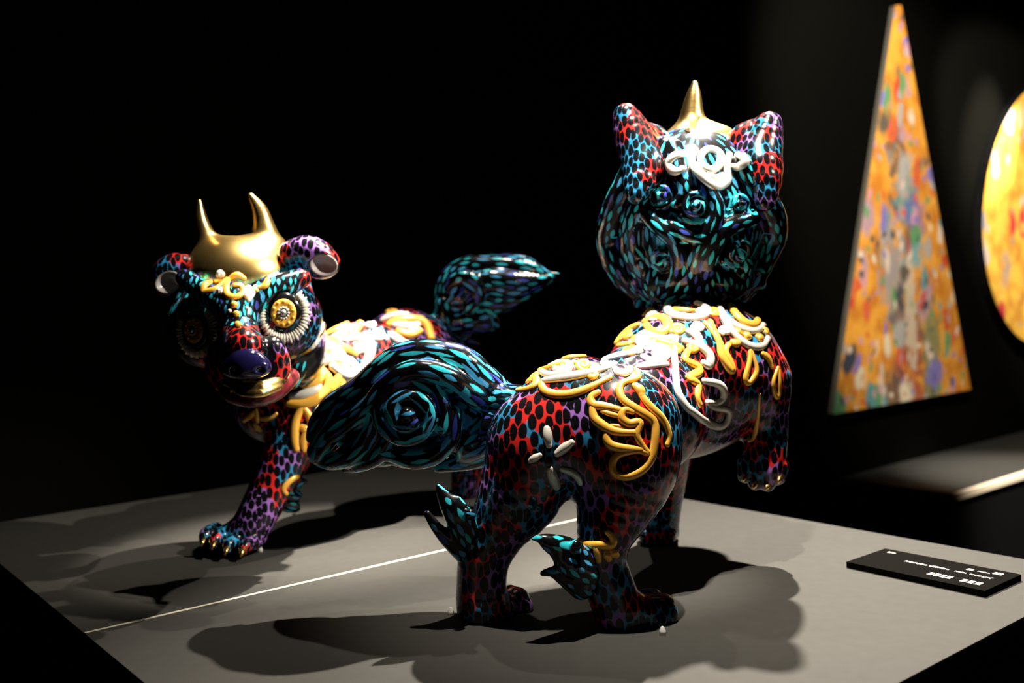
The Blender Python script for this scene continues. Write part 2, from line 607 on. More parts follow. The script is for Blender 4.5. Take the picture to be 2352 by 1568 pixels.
def net_paint(V, N, T, unit, rnd):
    """black ovals on a red, blue and violet net; unit = spacing across"""
    su, sv = unit*2.05, unit*0.96
    seeds = throw_darts(V, N, T, su, sv, 0.86, AREA[0], rnd)
    D, I, kd = stamp(V, N, T, seeds, su*0.62, sv*0.60, rnd, 2.0, None, (1, 1))
    # even the ovals out: each seed moves to the middle of its own patch
    ok = I >= 0
    n = np.bincount(I[ok], minlength=len(seeds)).astype(float)
    C = np.stack([np.bincount(I[ok], V[ok, k], minlength=len(seeds)) for k in range(3)], 1)/np.maximum(n, 1)[:, None]
    seeds = [kd.find(c)[1] if m > 3 else s_ for c, m, s_ in zip(C, n, seeds)]
    D, I, kd, D2 = stamp(V, N, T, seeds, su*0.535, sv*0.555, rnd, 2.1, kd, (0.9, 1.1), True)
    return np.maximum(D-1, (0.20-(D2-D))*0.8), patches(V, unit*2.6, [RED, BLUE, VIO], [0.40, 0.36, 0.24], rnd)


def hair_paint(V, N, T, L, Wd, rnd, dens=1.0):
    su, sv = L*2.3/dens, Wd*3.3/dens
    seeds = throw_darts(V, N, T, su, sv, 0.85, AREA[0], rnd)
    D, I, kd = stamp(V, N, T, seeds, L, Wd, rnd, 1.35, None, (0.6, 1.2))
    pal = np.array([TEAL, TEAL, TEAL, SKY, SKY, INDIGO])[rnd.integers(0, 6, max(1, len(seeds)))]
    col = pal[np.maximum(I, 0)]
    return 1-D, col


AREA = [4e-6]


def beads_rel(name, c, r, mat, parent):
    """small glazed bead"""
    bm = bmesh.new(); bmesh.ops.create_icosphere(bm, subdivisions=2, radius=r)
    vs = [np.array(v.co)+c for v in bm.verts]; fs = [tuple(v.index for v in f.verts) for f in bm.faces]
    bm.free()
    return mesh_obj(name, vs, fs, mat, parent)


def tube_from(P3, N3, R, mat, name, parent, flat=0.7, nside=10):
    """rounded relief cord lying along the points P3 on a surface with normals N3"""
    P3 = np.asarray(P3); n = len(P3)
    T = np.gradient(P3, axis=0); T /= np.maximum(np.linalg.norm(T, axis=1), 1e-9)[:, None]
    B = np.cross(T, N3); B /= np.maximum(np.linalg.norm(B, axis=1), 1e-9)[:, None]
    U = np.cross(B, T)
    vs, fs = [], []
    rows = []

    def ring(c, b_, u, r):
        s = len(vs)
        for k in range(nside):
            a = 2*math.pi*k/nside
            vs.append(c+b_*math.cos(a)*r+u*math.sin(a)*r*flat)
        rows.append(s)
    caps = ((0.25, 0.95), (0.7, 0.7), (0.95, 0.3))
    for f, e in caps:
        ring(P3[0]-T[0]*R[0]*e*0.9, B[0], U[0], R[0]*f)
    for i in range(n):
        ring(P3[i], B[i], U[i], R[i])
    for f, e in caps[::-1]:
        ring(P3[-1]+T[-1]*R[-1]*e*0.9, B[-1], U[-1], R[-1]*f)
    for a, b_ in zip(rows[:-1], rows[1:]):
        for k in range(nside):
            fs.append((a+k, a+(k+1) % nside, b_+(k+1) % nside, b_+k))
    fs.append(tuple(rows[0]+k for k in range(nside))[::-1])
    fs.append(tuple(rows[-1]+k for k in range(nside)))
    return mesh_obj(name, vs, [f[::-1] for f in fs], mat, parent)


def relief(bvh, pts, r, mat, name, parent, taper=True, closed=False, flat=0.7):
    """cord of relief paint: the measured line is cast onto the sculpture's surface"""
    q = np.array(pts, float)
    if closed:
        q = np.vstack([q, q[:1]])
    q = catmull(q, 5)
    hits = []
    for px, py in q:
        d = RC @ camdir(px, py)
        h = bvh.ray_cast(Vector(CAM), Vector(d).normalized())
        if h[0] is not None:
            hits.append((np.array(h[0]), np.array(h[1])))
    if len(hits) < 3:
        return None
    seg = [hits[0]]; best = []
    for h in hits[1:]:
        if np.linalg.norm(h[0]-seg[-1][0]) > 0.05:
            if len(seg) > len(best):
                best = seg
            seg = [h]
        else:
            seg.append(h)
    if len(seg) > len(best):
        best = seg
    if len(best) < 3:
        return None
    P3 = np.array([h[0] for h in best]); N3 = np.array([h[1] for h in best])
    for _ in range(3):
        P3[1:-1] = 0.5*P3[1:-1]+0.25*(P3[:-2]+P3[2:]); N3[1:-1] = 0.5*N3[1:-1]+0.25*(N3[:-2]+N3[2:])
    N3 /= np.linalg.norm(N3, axis=1)[:, None]
    R = np.array([S(r*1.28, p[1]) for p in P3])
    if taper:
        t = np.linspace(0, 1, len(R)); R = R*(0.72+0.28*np.sin(np.pi*np.clip(t*1.1, 0, 1)))
    P3 = P3+N3*R[:, None]*0.12
    return tube_from(P3, N3, R, mat, name, parent, flat)


def bvh_of(*sets):
    vs, fs = [], []
    for V, Q in sets:
        o = len(vs); vs += [tuple(p) for p in V]; fs += [tuple(int(i)+o for i in q) for q in Q]
    return BVHTree.FromPolygons(vs, fs)


# ------------------------------------------------------------------ the room
back, left, right, near = G(1010.5, 1041.9), G(-76.8, 1212), G(2543.8, 1324.6), G(950, 2134)
ua = (right-near)+(back-left); ua[2] = 0; ua /= np.linalg.norm(ua)      # along the long edges, away to the right
va = np.array([-ua[1], ua[0], 0.0])                                     # across, away to the left
if va.dot(back-right) < 0:
    va = -va
a0 = 0.5*(left.dot(ua)+near.dot(ua)); a1 = 0.5*(right.dot(ua)+back.dot(ua))
b0 = 0.5*(near.dot(va)+right.dot(va)); b1 = 0.5*(left.dot(va)+back.dot(va))
seam_b = 0.5*(G(188, 1451).dot(va)+G(1275, 1207).dot(va))


def AB(a, b_, z=0.0):
    return ua*a+va*b_+np.array([0, 0, z])


FLOOR_Z = -0.86
WALL_B = AB(0, 0).dot(va)+0.0
pb = G(1930, 1096, -0.41)
wall_b = pb.dot(va)


def wallpt(px, py):
    d = RC @ camdir(px, py)
    return CAM+d*((wall_b-CAM.dot(va))/d.dot(va))


CEIL_Z = 2.6
o = mesh_obj('floor', *box_pts(AB(-4.5, wall_b-7, FLOOR_Z-0.1), ua*15, va*7.1, (0, 0, 0.1)), M['floor'], None, False); o['kind'] = 'structure'
o = mesh_obj('ceiling', *box_pts(AB(-4.5, wall_b-7, CEIL_Z), ua*15, va*7.1, (0, 0, 0.1)), M['black'], None, False); o['kind'] = 'structure'
o = mesh_obj('wall_back', *box_pts(AB(-4.5, wall_b, FLOOR_Z), ua*15, va*0.1, (0, 0, CEIL_Z-FLOOR_Z)), M['wall'], None, False); o['kind'] = 'structure'
o = mesh_obj('wall_left', *box_pts(AB(-4.6, wall_b-7, FLOOR_Z), ua*0.1, va*7.1, (0, 0, CEIL_Z-FLOOR_Z)), M['wall'], None, False); o['kind'] = 'structure'
o = mesh_obj('wall_right', *box_pts(AB(10.5, wall_b-7, FLOOR_Z), ua*0.1, va*7.1, (0, 0, CEIL_Z-FLOOR_Z)), M['wall'], None, False); o['kind'] = 'structure'
o = mesh_obj('wall_front', *box_pts(AB(-4.5, wall_b-7.1, FLOOR_Z), ua*15, va*0.1, (0, 0, CEIL_Z-FLOOR_Z)), M['wall'], None, False); o['kind'] = 'structure'

# display plinth: two grey tops over one black body, a pale strip showing in the joint
plinth = thing('display_plinth', 'large low grey-topped display plinth that both beast sculptures stand on', 'plinth', AB((a0+a1)/2, (b0+b1)/2, FLOOR_Z))
bevel_box('base', AB(a0+0.004, b0+0.004, FLOOR_Z), ua*(a1-a0-0.008), va*(b1-b0-0.008), (0, 0, -FLOOR_Z-0.02), M['black'], plinth, 0)
gap = 0.0036
bevel_box('top_panel', AB(a0, b0, -0.02), ua*(a1-a0), va*(seam_b-gap-b0), (0, 0, 0.02), M['table'], plinth, 0.0015)
bevel_box('top_panel', AB(a0, seam_b+gap, -0.02), ua*(a1-a0), va*(b1-seam_b-gap), (0, 0, 0.02), M['table'], plinth, 0.0015)
o = bevel_box('joint_strip', AB(a0+0.001, seam_b-gap+0.0002, -0.018), ua*(a1-a0-0.002), va*(2*gap-0.0004), (0, 0, 0.0185), M['seam'], plinth, 0.0004)
o['label'] = 'pale strip shining in the joint between the two tops'

# low stage under the paintings
c0, c1 = G(2195, 1134.5, -0.41), G(1930, 1096, -0.41)
sa = 0.5*(c0.dot(ua)+c1.dot(ua)); sb = c0.dot(va)
stage = thing('low_stage', 'low dark stage below the triangular and oval paintings', 'stage', AB(sa+1.5, (sb+wall_b)/2, FLOOR_Z))
M['stage'] = plain('dark_grey_stage', (0.012, 0.0115, 0.010), 0.6, 0, 0, 0.3, 0.1, 30)
bevel_box('top_panel', AB(sa, sb+0.02, -0.44), ua*4.6, va*(wall_b-sb-0.022), (0, 0, 0.03), M['stage'], stage, 0.002)
bevel_box('front_panel', AB(sa, sb+0.012, FLOOR_Z), ua*4.6, va*0.05, (0, 0, -0.442-FLOOR_Z), M['black'], stage, 0)
M['stage_edge'] = plain('pale_stage_edge', (0.55, 0.46, 0.34), 0.5)
o = bevel_box('edge_strip', AB(sa, sb, -0.44), ua*4.6, va*0.0185, (0, 0, 0.03), M['stage_edge'], stage, 0.002)
o['label'] = 'pale front edge strip'


# paintings
def panel_painting(name, label, outline_px, depth, mat, edge_mat):
    """flat panel standing `depth` proud of the back wall, outline measured on its face"""
    bb = wall_b-depth
    pts = []
    for px, py in outline_px:
        d = RC @ camdir(px, py)
        t = (bb-CAM.dot(va))/d.dot(va)
        pts.append(CAM+d*t)
    c = np.mean(pts, 0)
    root = thing(name, label, 'painting', c+va*(depth-0.002))
    n = len(pts)
    bk = [p+va*(depth-0.004) for p in pts]
    front = [p for p in pts]
    nrm = np.cross(pts[1]-pts[0], pts[2]-pts[0])
    order = list(range(n)) if nrm.dot(va) < 0 else list(range(n))[::-1]
    mesh_obj('canvas', front+[p+va*0.004 for p in pts], [tuple(order), tuple(n+i for i in order[::-1])]+[(i, (i+1) % n, n+(i+1) % n, n+i) for i in range(n)], mat, root, False)
    mesh_obj('stretcher', [p+va*0.0045 for p in pts]+bk, [tuple(order), tuple(n+i for i in order[::-1])]+[(i, (i+1) % n, n+(i+1) % n, n+i) for i in range(n)], edge_mat, root, False)
    return root


PAL = [(0.75, 0.6, 0.45), (0.55, 0.06, 0.03), (0.05, 0.06, 0.08), (0.10, 0.30, 0.30), (0.75, 0.65, 0.45), (0.22, 0.18, 0.45),
       (0.65, 0.12, 0.04), (0.45, 0.28, 0.30), (0.12, 0.10, 0.07), (0.12, 0.30, 0.12), (0.4, 0.38, 0.34), (0.6, 0.3, 0.35)]
M['triangle'] = painting_mat('gold_collage_paint', (0.80, 0.36, 0.045), PAL, 11, 3.1, (0.45, 0.6, 0.6),
                             ((0.02, 0.05, 0.10, 0.16, (0.07, 0.28, 0.27)), (0.10, -0.05, 0.09, 0.10, (0.12, 0.14, 0.38)), (0.09, -0.22, 0.09, 0.08, (0.08, 0.36, 0.42)), (-0.05, 0.25, 0.08, 0.12, (0.10, 0.08, 0.07)),
                              (-0.10, -0.30, 0.10, 0.22, (0.30, 0.30, 0.30)), (0.02, -0.62, 0.12, 0.22, (0.16, 0.12, 0.10)), (0.05, -0.85, 0.14, 0.24, (0.38, 0.08, 0.05)), (0.25, -0.75, 0.08, 0.25, (0.18, 0.22, 0.10)),
                              (-0.16, -1.02, 0.10, 0.22, (0.14, 0.10, 0.07)), (0.14, -1.18, 0.08, 0.16, (0.10, 0.05, 0.09)), (0.05, -0.55, 0.05, 0.30, (0.62, 0.50, 0.34)), (-0.22, -1.0, 0.025, 0.2, (0.66, 0.6, 0.5))))
M['oval'] = painting_mat('gold_oval_paint', (0.86, 0.50, 0.07), [(0.75, 0.6, 0.5), (0.6, 0.04, 0.05), (0.55, 0.45, 0.4), (0.7, 0.35, 0.05), (0.3, 0.28, 0.3), (0.8, 0.55, 0.1)], 9, 8.3, (0.25, 0.25, 0.2))
M['canvas_edge'] = plain('dim_canvas_edge', (0.05, 0.045, 0.03), 0.8)
panel_painting('triangular_painting', 'tall triangular painting, gold with many-coloured marks, on the black wall',
               [(1916, 951), (2230, 894), (2070, 12), (2059, 12)], 0.035, M['triangle'], M['canvas_edge'])
ov = []
ocx, ocy = 2395, 490
for i in range(64):
    a = 2*math.pi*i/64
    # superellipse in wall coordinates, measured at its left and upper edges
    ov.append((ocx+133*math.cos(a)*(1+0.02*math.cos(2*a)), ocy+ (300 if math.sin(a) > 0 else 300)*math.sin(a) - 0.2*133*math.cos(a)))
panel_painting('oval_painting', 'large oval golden painting cut off by the right edge, on the black wall', ov, 0.06, M['oval'], M['black'])

# name plate, seen from behind so its writing stands upside down
pl = [G(1946, 1290, 0.010), G(2265.5, 1357, 0.010), G(2343, 1318, 0.010), G(2031, 1258, 0.010)]
pu = (pl[1]-pl[0]+pl[2]-pl[3])/2; pv = (pl[3]-pl[0]+pl[2]-pl[1])/2
pv = pv-pu*pv.dot(pu)/pu.dot(pu)
pc = np.mean(pl, 0)
plate = thing('name_plate', 'thin black name plate with white lettering lying on the grey plinth top', 'sign', (pc[0], pc[1], 0))
bevel_box('board', pc-pu/2-pv/2-np.array([0, 0, 0.0098]), pu, pv, (0, 0, 0.0098), M['plate'], plate, 0.0008)


def plate_uv(px, py):
    g = G(px, py, 0.0105)
    d = g-pc
    return d.dot(pu)/pu.dot(pu), d.dot(pv)/pv.dot(pv)


def glyph_run(name, p0, p1, n, h, style):
    """a run of small letter shapes between two measured points"""
    r = random.Random(hash((p0, p1)) % 1000)
    u0, v0 = plate_uv(*p0); u1, v1 = plate_uv(*p1)
    vs, fs = [], []

    def bar(ua_, va_, ub_, vb_):
        c = pc+pu*ua_+pv*va_; s = len(vs)
        e = pu*(ub_-ua_); g = pv*(vb_-va_); z = np.array([0, 0, 0.0006])
        V_, F_ = box_pts(c-np.array([0, 0, 0.0002]), e, g, z)
        vs.extend(V_); fs.extend(tuple(s+i for i in f) for f in F_)
    vm = (v0+v1)/2
    step = (u1-u0)/n
    hv = h/np.linalg.norm(pv)
    for i in range(n):
        a = u0+step*i+step*0.08; w = step*0.84
        if style == 'cjk':
            for j in range(4):
                y = vm-hv/2+hv*j/3.2
                q = a+w*0.15*r.random()
                bar(q, y, a+w*(0.85+0.15*r.random()), y+hv*0.16)
            for x in (0.15, 0.5, 0.8):
                bar(a+w*x, vm-hv/2+hv*0.2*r.random(), a+w*(x+0.14), vm+hv/2)
        else:
            t = r.choice((0.62, 0.62, 0.62, 1.0))
            bar(a, vm-hv/2*t, a+w*0.3, vm+hv/2*t)
            if r.random() < 0.8:
                y = vm+hv*r.choice((-0.4, 0.0, 0.2))*t
                bar(a+w*0.3, y, a+w, y+hv*0.22)
            if r.random() < 0.6:
                bar(a+w*0.68, vm-hv/2*t*r.random(), a+w, vm+hv/2*t*0.6)
    return mesh_obj(name, vs, fs, M['lettering'], plate, False)


glyph_run('lettering', (2129, 1316), (2189, 1326), 4, 0.013, 'cjk')
glyph_run('lettering', (2203, 1332), (2258, 1340), 3, 0.013, 'cjk')
glyph_run('lettering', (2078, 1288), (2131, 1297), 10, 0.009, 'latin')
glyph_run('lettering', (2134, 1299), (2181, 1307), 9, 0.009, 'latin')
glyph_run('lettering', (2192, 1311), (2224, 1316), 6, 0.009, 'latin')
glyph_run('lettering', (2227, 1318), (2281, 1328), 9, 0.009, 'latin')
glyph_run('lettering', (2039, 1267), (2058, 1270), 3, 0.008, 'latin')
glyph_run('lettering', (2220, 1306), (2237, 1308.5), 2, 0.008, 'cjk')
glyph_run('lettering', (2245, 1311), (2275, 1316), 6, 0.006, 'latin')
glyph_run('lettering', (2281, 1315), (2304, 1319), 3, 0.010, 'cjk')

# ------------------------------------------------------------------ front beast
def down(V):
    T = np.zeros_like(V); T[:, 2] = -1; T[:, 1] = -0.15
    return T


fb = thing('beast_sculpture', 'larger one-horned beast sculpture seen from behind, right forepaw raised, spotted red and blue', 'sculpture', (*G(1300, 1400)[:2], 0))

s = Sculpt(0.0023); s.floor = 0.0008
# trunk
s.ell(1600, 858, 1.66, 197, 172, 170, 30)
s.ell(1545, 850, 1.60, 150, 120, 130, 40)
s.ell(1470, 945, 1.52, 155, 150, 150, 50)
s.ell(1335, 975, 1.40, 158, 158, 150, 50)
s.ell(1240, 1010, 1.37, 118, 120, 110, 40)
s.ell(1410, 1020, 1.37, 148, 160, 140, 40)
s.ell(1540, 960, 1.62, 140, 95, 120, 50)
# left hind leg
s.chain([(1228, 1040, 1.37, 112), (1196, 1130, 1.37, 98), (1150, 1205, 1.37, 72), (1114, 1275, 1.37, 62), (1106, 1340, 1.37, 58), (1108, 1385, 1.37, 62), (1112, 1402, 1.37, 58)], 22)
s.chain([(1120, 1400, 1.37, 50), (1165, 1396, 1.40, 40), (1186, 1380, 1.41, 33)], 16)
for x, y, yy in ((1172, 1362, 1.42), (1192, 1372, 1.41), (1204, 1390, 1.40)):
    s.chain([(x-22, y+14, yy, 22), (x, y, yy, 20), (x+4, y+14, yy-0.01, 16)], 5)
# right hind leg
s.chain([(1425, 980, 1.37, 140), (1435, 1065, 1.355, 122), (1415, 1150, 1.34, 92), (1390, 1225, 1.325, 66), (1385, 1285, 1.32, 56), (1400, 1345, 1.32, 58), (1420, 1395, 1.32, 58), (1430, 1418, 1.32, 52)], 24)
s.chain([(1425, 1410, 1.32, 52), (1475, 1408, 1.33, 46), (1515, 1400, 1.34, 38)], 18)
for x, y, yy in ((1500, 1372, 1.36), (1526, 1384, 1.345), (1534, 1404, 1.33), (1510, 1420, 1.32)):
    s.chain([(x-34, y+8, yy, 24), (x, y, yy, 22), (x+6, y+12, yy-0.006, 17)], 5)
# left foreleg
s.chain([(1525, 980, 1.68, 80), (1520, 1080, 1.74, 62), (1520, 1160, 1.76, 46), (1517, 1215, 1.78, 42)], 24)
for x in (1488, 1512, 1538):
    s.chain([(x, 1222, 1.77, 22), (x-3, 1232, 1.74, 18)], 6)
# raised right foreleg and paw
s.chain([(1725, 880, 1.64, 92), (1738, 940, 1.64, 72), (1760, 985, 1.63, 50), (1757, 1030, 1.62, 49), (1752, 1072, 1.62, 52)], 20)
for x, y in ((1711, 1092), (1735, 1109), (1763, 1112), (1788, 1096)):
    s.chain([(x+3, y-26, 1.61, 22), (x, y, 1.605, 17)], 5)
V, Q, N = s.build()
body_f = (V, Q)
T = s.flow(V, N, down)
T = down(V); T = T-(T*N).sum(1)[:, None]*N
T /= np.maximum(np.linalg.norm(T, axis=1), 1e-6)[:, None]
AREA[0] = 0.0023**2
ink, col = net_paint(V, N, T, 0.0108, rng)
o = mesh_obj('body', V, Q, M['glaze'], fb)
set_paint(o, ink, col)

# head with mane
head_c = (1590, 485, 1.72)
HE = (P(*head_c), np.array([S(172, 1.72), S(160, 1.72), S(190, 1.72)]))


def on_head(px, py, E, lift=0.0):
    d = RC @ camdir(px, py); d /= np.linalg.norm(d)
    q = (CAM-E[0])/E[1]; e = d/E[1]
    A = e.dot(e); B = 2*q.dot(e); C = q.dot(q)-1
    disc = B*B-4*A*C
    t = (-B-math.sqrt(disc))/(2*A) if disc > 0 else -B/(2*A)
    p = CAM+d*t
    n = (p-E[0])/E[1]**2; n /= np.linalg.norm(n)
    return p+n*lift, n


def lock(sc, E, pts, k=6, sub=4, lift=0.0):
    a = []
    for px, py, r in pts:
        p, n = on_head(px, py, E, lift)
        a.append([*p, S(r, p[1])])
    sc.chainw(np.array(a), S(k, 1.7), sub)


def boss(sc, E, px, py, r, k=3):
    """spiral curl: a button inside a coiled ring"""
    p, n = on_head(px, py, E, 0.004)
    R = S(r, p[1])
    t = np.cross(n, [0, 0, 1.0]); t /= np.linalg.norm(t); b2 = np.cross(n, t)
    a = []
    for i in range(15):
        th = i/14*2*math.pi*1.45+0.6
        rr = R*(1.15-0.75*i/14)
        a.append([*(p+t*math.cos(th)*rr+b2*math.sin(th)*rr+n*R*(0.05+0.45*i/14)), R*(0.30-0.08*i/14)])
    sc.chainw(np.array(a), S(k, p[1]), 2)
    sc.chainw(np.array([[*(p+n*R*0.2), R*0.5], [*(p+n*R*0.7), R*0.34]]), S(k, p[1]), 1, flow=False)


h = Sculpt(0.0023)
h.ellw(HE[0], HE[1], 0.02)
h.ell(1612, 560, 1.90, 85, 65, 75, 30)
h.ell(1586, 640, 1.745, 152, 70, 150, 16)
HL = [
    [(1500, 330, 34), (1455, 420, 34), (1425, 485, 34), (1412, 545, 34), (1430, 610, 30), (1462, 660, 18)],
    [(1530, 345, 26), (1500, 420, 24), (1462, 500, 26), (1460, 570, 26), (1488, 630, 22), (1515, 675, 12)],
    [(1472, 470, 18), (1515, 515, 22), (1552, 550, 22), (1562, 600, 20), (1545, 655, 16), (1520, 690, 10)],
    [(1550, 350, 24), (1565, 400, 24), (1572, 440, 18), (1555, 470, 12)],
    [(1610, 400, 24), (1622, 440, 22), (1640, 480, 22), (1625, 530, 24), (1600, 580, 22), (1590, 640, 18), (1570, 690, 12)],
    [(1700, 380, 24), (1730, 440, 28), (1758, 490, 34), (1764, 540, 32), (1748, 590, 24), (1728, 635, 20), (1705, 675, 12)],
    [(1720, 500, 20), (1665, 520, 24), (1636, 560, 22), (1618, 620, 20), (1610, 680, 14)],
    [(1545, 520, 18), (1590, 540, 20), (1640, 535, 20), (1680, 510, 16)],
    [(1420, 600, 26), (1440, 635, 24), (1470, 672, 12)],
    [(1470, 580, 20), (1478, 630, 20), (1470, 690, 10)],
    [(1700, 600, 22), (1690, 640, 22), (1660, 685, 12)],
    [(1560, 690, 14), (1620, 668, 20), (1680, 660, 20), (1738, 645, 14)],
    [(1500, 694, 12), (1545, 682, 18), (1590, 684, 18), (1630, 690, 12)],
]
for L_ in HL:
    lock(h, HE, L_, 4, 4, 0.008)
for b_ in ((1597, 474, 34), (1522, 452, 25), (1692, 470, 24), (1522, 590, 26), (1687, 575, 32), (1745, 608, 22), (1418, 575, 22), (1600, 400, 14)):
    boss(h, HE, *b_)
V, Q, N = h.build()
head_f = (V, Q)


def head_flow(V):
    T = np.zeros_like(V); T[:, 2] = -1; T[:, 0] = 0.5*np.sin((V[:, 0]-HE[0][0])*30)
    return T


T = h.flow(V, N, head_flow)
ink, col = hair_paint(V, N, T, 0.0125, 0.0034, rng)
o = mesh_obj('head', V, Q, M['hair'], fb); o['label'] = 'black maned head with turquoise hair strokes and spiral curls'
set_paint(o, ink, col)

for pts in ([(1500, 330, 1.69, 40), (1478, 400, 1.63, 46), (1462, 445, 1.605, 24)], [(1438, 268, 1.66, 30), (1458, 318, 1.655, 46), (1480, 375, 1.64, 50)]), \
           ([(1700, 330, 1.69, 36), (1748, 390, 1.63, 46), (1758, 462, 1.605, 24)], [(1766, 288, 1.66, 31), (1752, 335, 1.655, 45), (1744, 385, 1.64, 48)]):
    e = Sculpt(0.0023)
    for c in pts:
        e.chain(c, 20)
    if pts[0][0][0] < 1600:
        e.ell(1490, 345, 1.675, 48, 62, 30, 20, rot=0.3)
    else:
        e.ell(1722, 335, 1.675, 48, 60, 30, 20, rot=-0.4)
    V, Q, N = e.build()
    T = down(V); T = T-(T*N).sum(1)[:, None]*N; T /= np.maximum(np.linalg.norm(T, axis=1), 1e-6)[:, None]
    ink, col = net_paint(V, N, T, 0.0095, rng)
    o = mesh_obj('ear', V, Q, M['glaze'], fb); set_paint(o, ink, col)

# gold crown and horn
g = Sculpt(0.0023)
g.ell(1605, 345, 1.74, 100, 62, 100, 20)
g.chain([(1594, 322, 1.73, 46), (1589, 290, 1.73, 32), (1590, 255, 1.73, 24), (1593, 222, 1.73, 17), (1596, 191, 1.73, 7)], 26, 4)
V, Q, N = g.build()
o = mesh_obj('horn', V, Q, M['gold'], fb); o['label'] = 'polished gold horn on a gold crown'

# tail
TY = 1.50
t = Sculpt(0.0023)


def dz(pts, dy):
    return [(a, b_, c+dy, d) for a, b_, c, d in pts]


t.ell(985, 925, TY, 120, 118, 70, 20)
t.ell(850, 985, TY, 110, 78, 42, 30, rot=-0.55)
t.ell(1080, 975, TY, 80, 78, 60, 30)
TAIL = [
    [(1205, 930, 1.40, 46), (1150, 925, TY-.01, 50), (1105, 885, TY-.02, 50), (1060, 838, TY-.03, 44), (1000, 815, TY-.04, 36), (930, 818, TY-.04, 34), (880, 850, TY-.04, 34), (830, 898, TY-.03, 36), (770, 935, TY-.02, 34), (735, 970, TY-.01, 26), (716, 1005, TY, 14)],
    [(1195, 985, 1.42, 52), (1130, 985, TY-.02, 50), (1090, 1010, TY-.02, 46), (1070, 1040, TY-.01, 26)],
    [(1120, 930, TY-.03, 26), (1075, 900, TY-.05, 28), (1020, 862, TY-.065, 28), (950, 850, TY-.07, 26), (890, 880, TY-.065, 24), (850, 930, TY-.06, 24), (800, 970, TY-.045, 24), (750, 1005, TY-.03, 24), (720, 1035, TY-.01, 16)],
    [(1040, 950, TY-.05, 22), (1035, 1000, TY-.05, 24), (1000, 1040, TY-.04, 26), (950, 1052, TY-.035, 26), (900, 1040, TY-.03, 22), (860, 1030, TY-.03, 16)],
    [(1150, 1010, TY, 40), (1110, 1040, TY, 32), (1060, 1058, TY, 24), (1005, 1075, TY, 10)],
    [(860, 960, TY-.05, 26), (840, 1010, TY-.035, 30), (800, 1045, TY-.03, 28), (760, 1062, TY-.02, 18), (738, 1066, TY-.015, 8)],
    [(890, 1010, TY-.035, 26), (860, 1045, TY-.03, 26), (820, 1068, TY-.02, 18), (790, 1080, TY-.01, 6)],
    [(960, 1050, TY-.03, 22), (930, 1060, TY-.02, 16), (900, 1060, TY-.01, 8)],
    [(800, 930, TY-.03, 24), (760, 990, TY-.03, 28), (728, 1040, TY-.02, 22), (736, 1062, TY-.01, 10)],
]
for L_ in TAIL:
    t.chain(L_, 7, 4)
# the big curl in the middle of the tail
cc = P(938, 948, TY-.062); Rr = S(78, TY)
a = []
for i in range(25):
    th = i/24*2*math.pi*1.9-0.4
    rr = Rr*(1.0-0.72*i/24)
    a.append([cc[0]+rr*math.cos(th), cc[1]-Rr*0.42*i/24, cc[2]+rr*math.sin(th), Rr*(0.27-0.07*i/24)])
t.chainw(np.array(a), S(5, TY), 2)
t.chainw(np.array([[cc[0], cc[1]-Rr*.2, cc[2], Rr*.36], [cc[0], cc[1]-Rr*.45, cc[2], Rr*.24]]), S(4, TY), 1, flow=False)
V, Q, N = t.build()
T = t.flow(V, N, lambda V: np.tile([-1.0, 0, -0.2], (len(V), 1)))
ink, col = hair_paint(V, N, T, 0.0195, 0.0037, rng, 1.15)
o = mesh_obj('tail', V, Q, M['hair'], fb); o['label'] = 'flame-shaped black tail with turquoise strokes and one big spiral curl'
set_paint(o, ink, col)

# hair tufts at the hocks
for chains in ([[(1006, 1115, 1.33, 5), (1018, 1138, 1.33, 15), (1040, 1170, 1.33, 26), (1062, 1212, 1.34, 30), (1085, 1255, 1.36, 30)],
                [(981, 1180, 1.33, 9), (1000, 1207, 1.33, 13), (1028, 1238, 1.34, 18), (1066, 1270, 1.36, 24)],
                [(1050, 1150, 1.33, 12), (1068, 1185, 1.33, 20), (1080, 1225, 1.34, 22)]],
               [[(1223, 1237, 1.26, 4), (1242, 1237, 1.26, 11), (1270, 1250, 1.265, 24), (1310, 1265, 1.28, 30), (1345, 1290, 1.30, 30)],
                [(1246, 1316, 1.27, 7), (1270, 1313, 1.27, 13), (1298, 1322, 1.28, 24), (1335, 1345, 1.29, 32)],
                [(1283, 1272, 1.265, 18), (1310, 1298, 1.275, 32), (1345, 1320, 1.295, 34)]]):
    e = Sculpt(0.002)
    for c in chains:
        e.chain(c, 8, 4)
    q = chains[2][1]
    e.ell(q[0]+12, q[1]-4 if q[0] < 1200 else q[1]-46, q[2]-0.012, 14, 14, 14, 3)
    V, Q, N = e.build()
    T = e.flow(V, N, lambda V: np.tile([-1.0, 0, 0.3], (len(V), 1)))
    AREA[0] = 0.002**2
    ink, col = hair_paint(V, N, T, 0.010, 0.0034, rng)
    o = mesh_obj('leg_tuft', V, Q, M['hair'], fb); set_paint(o, ink, col)

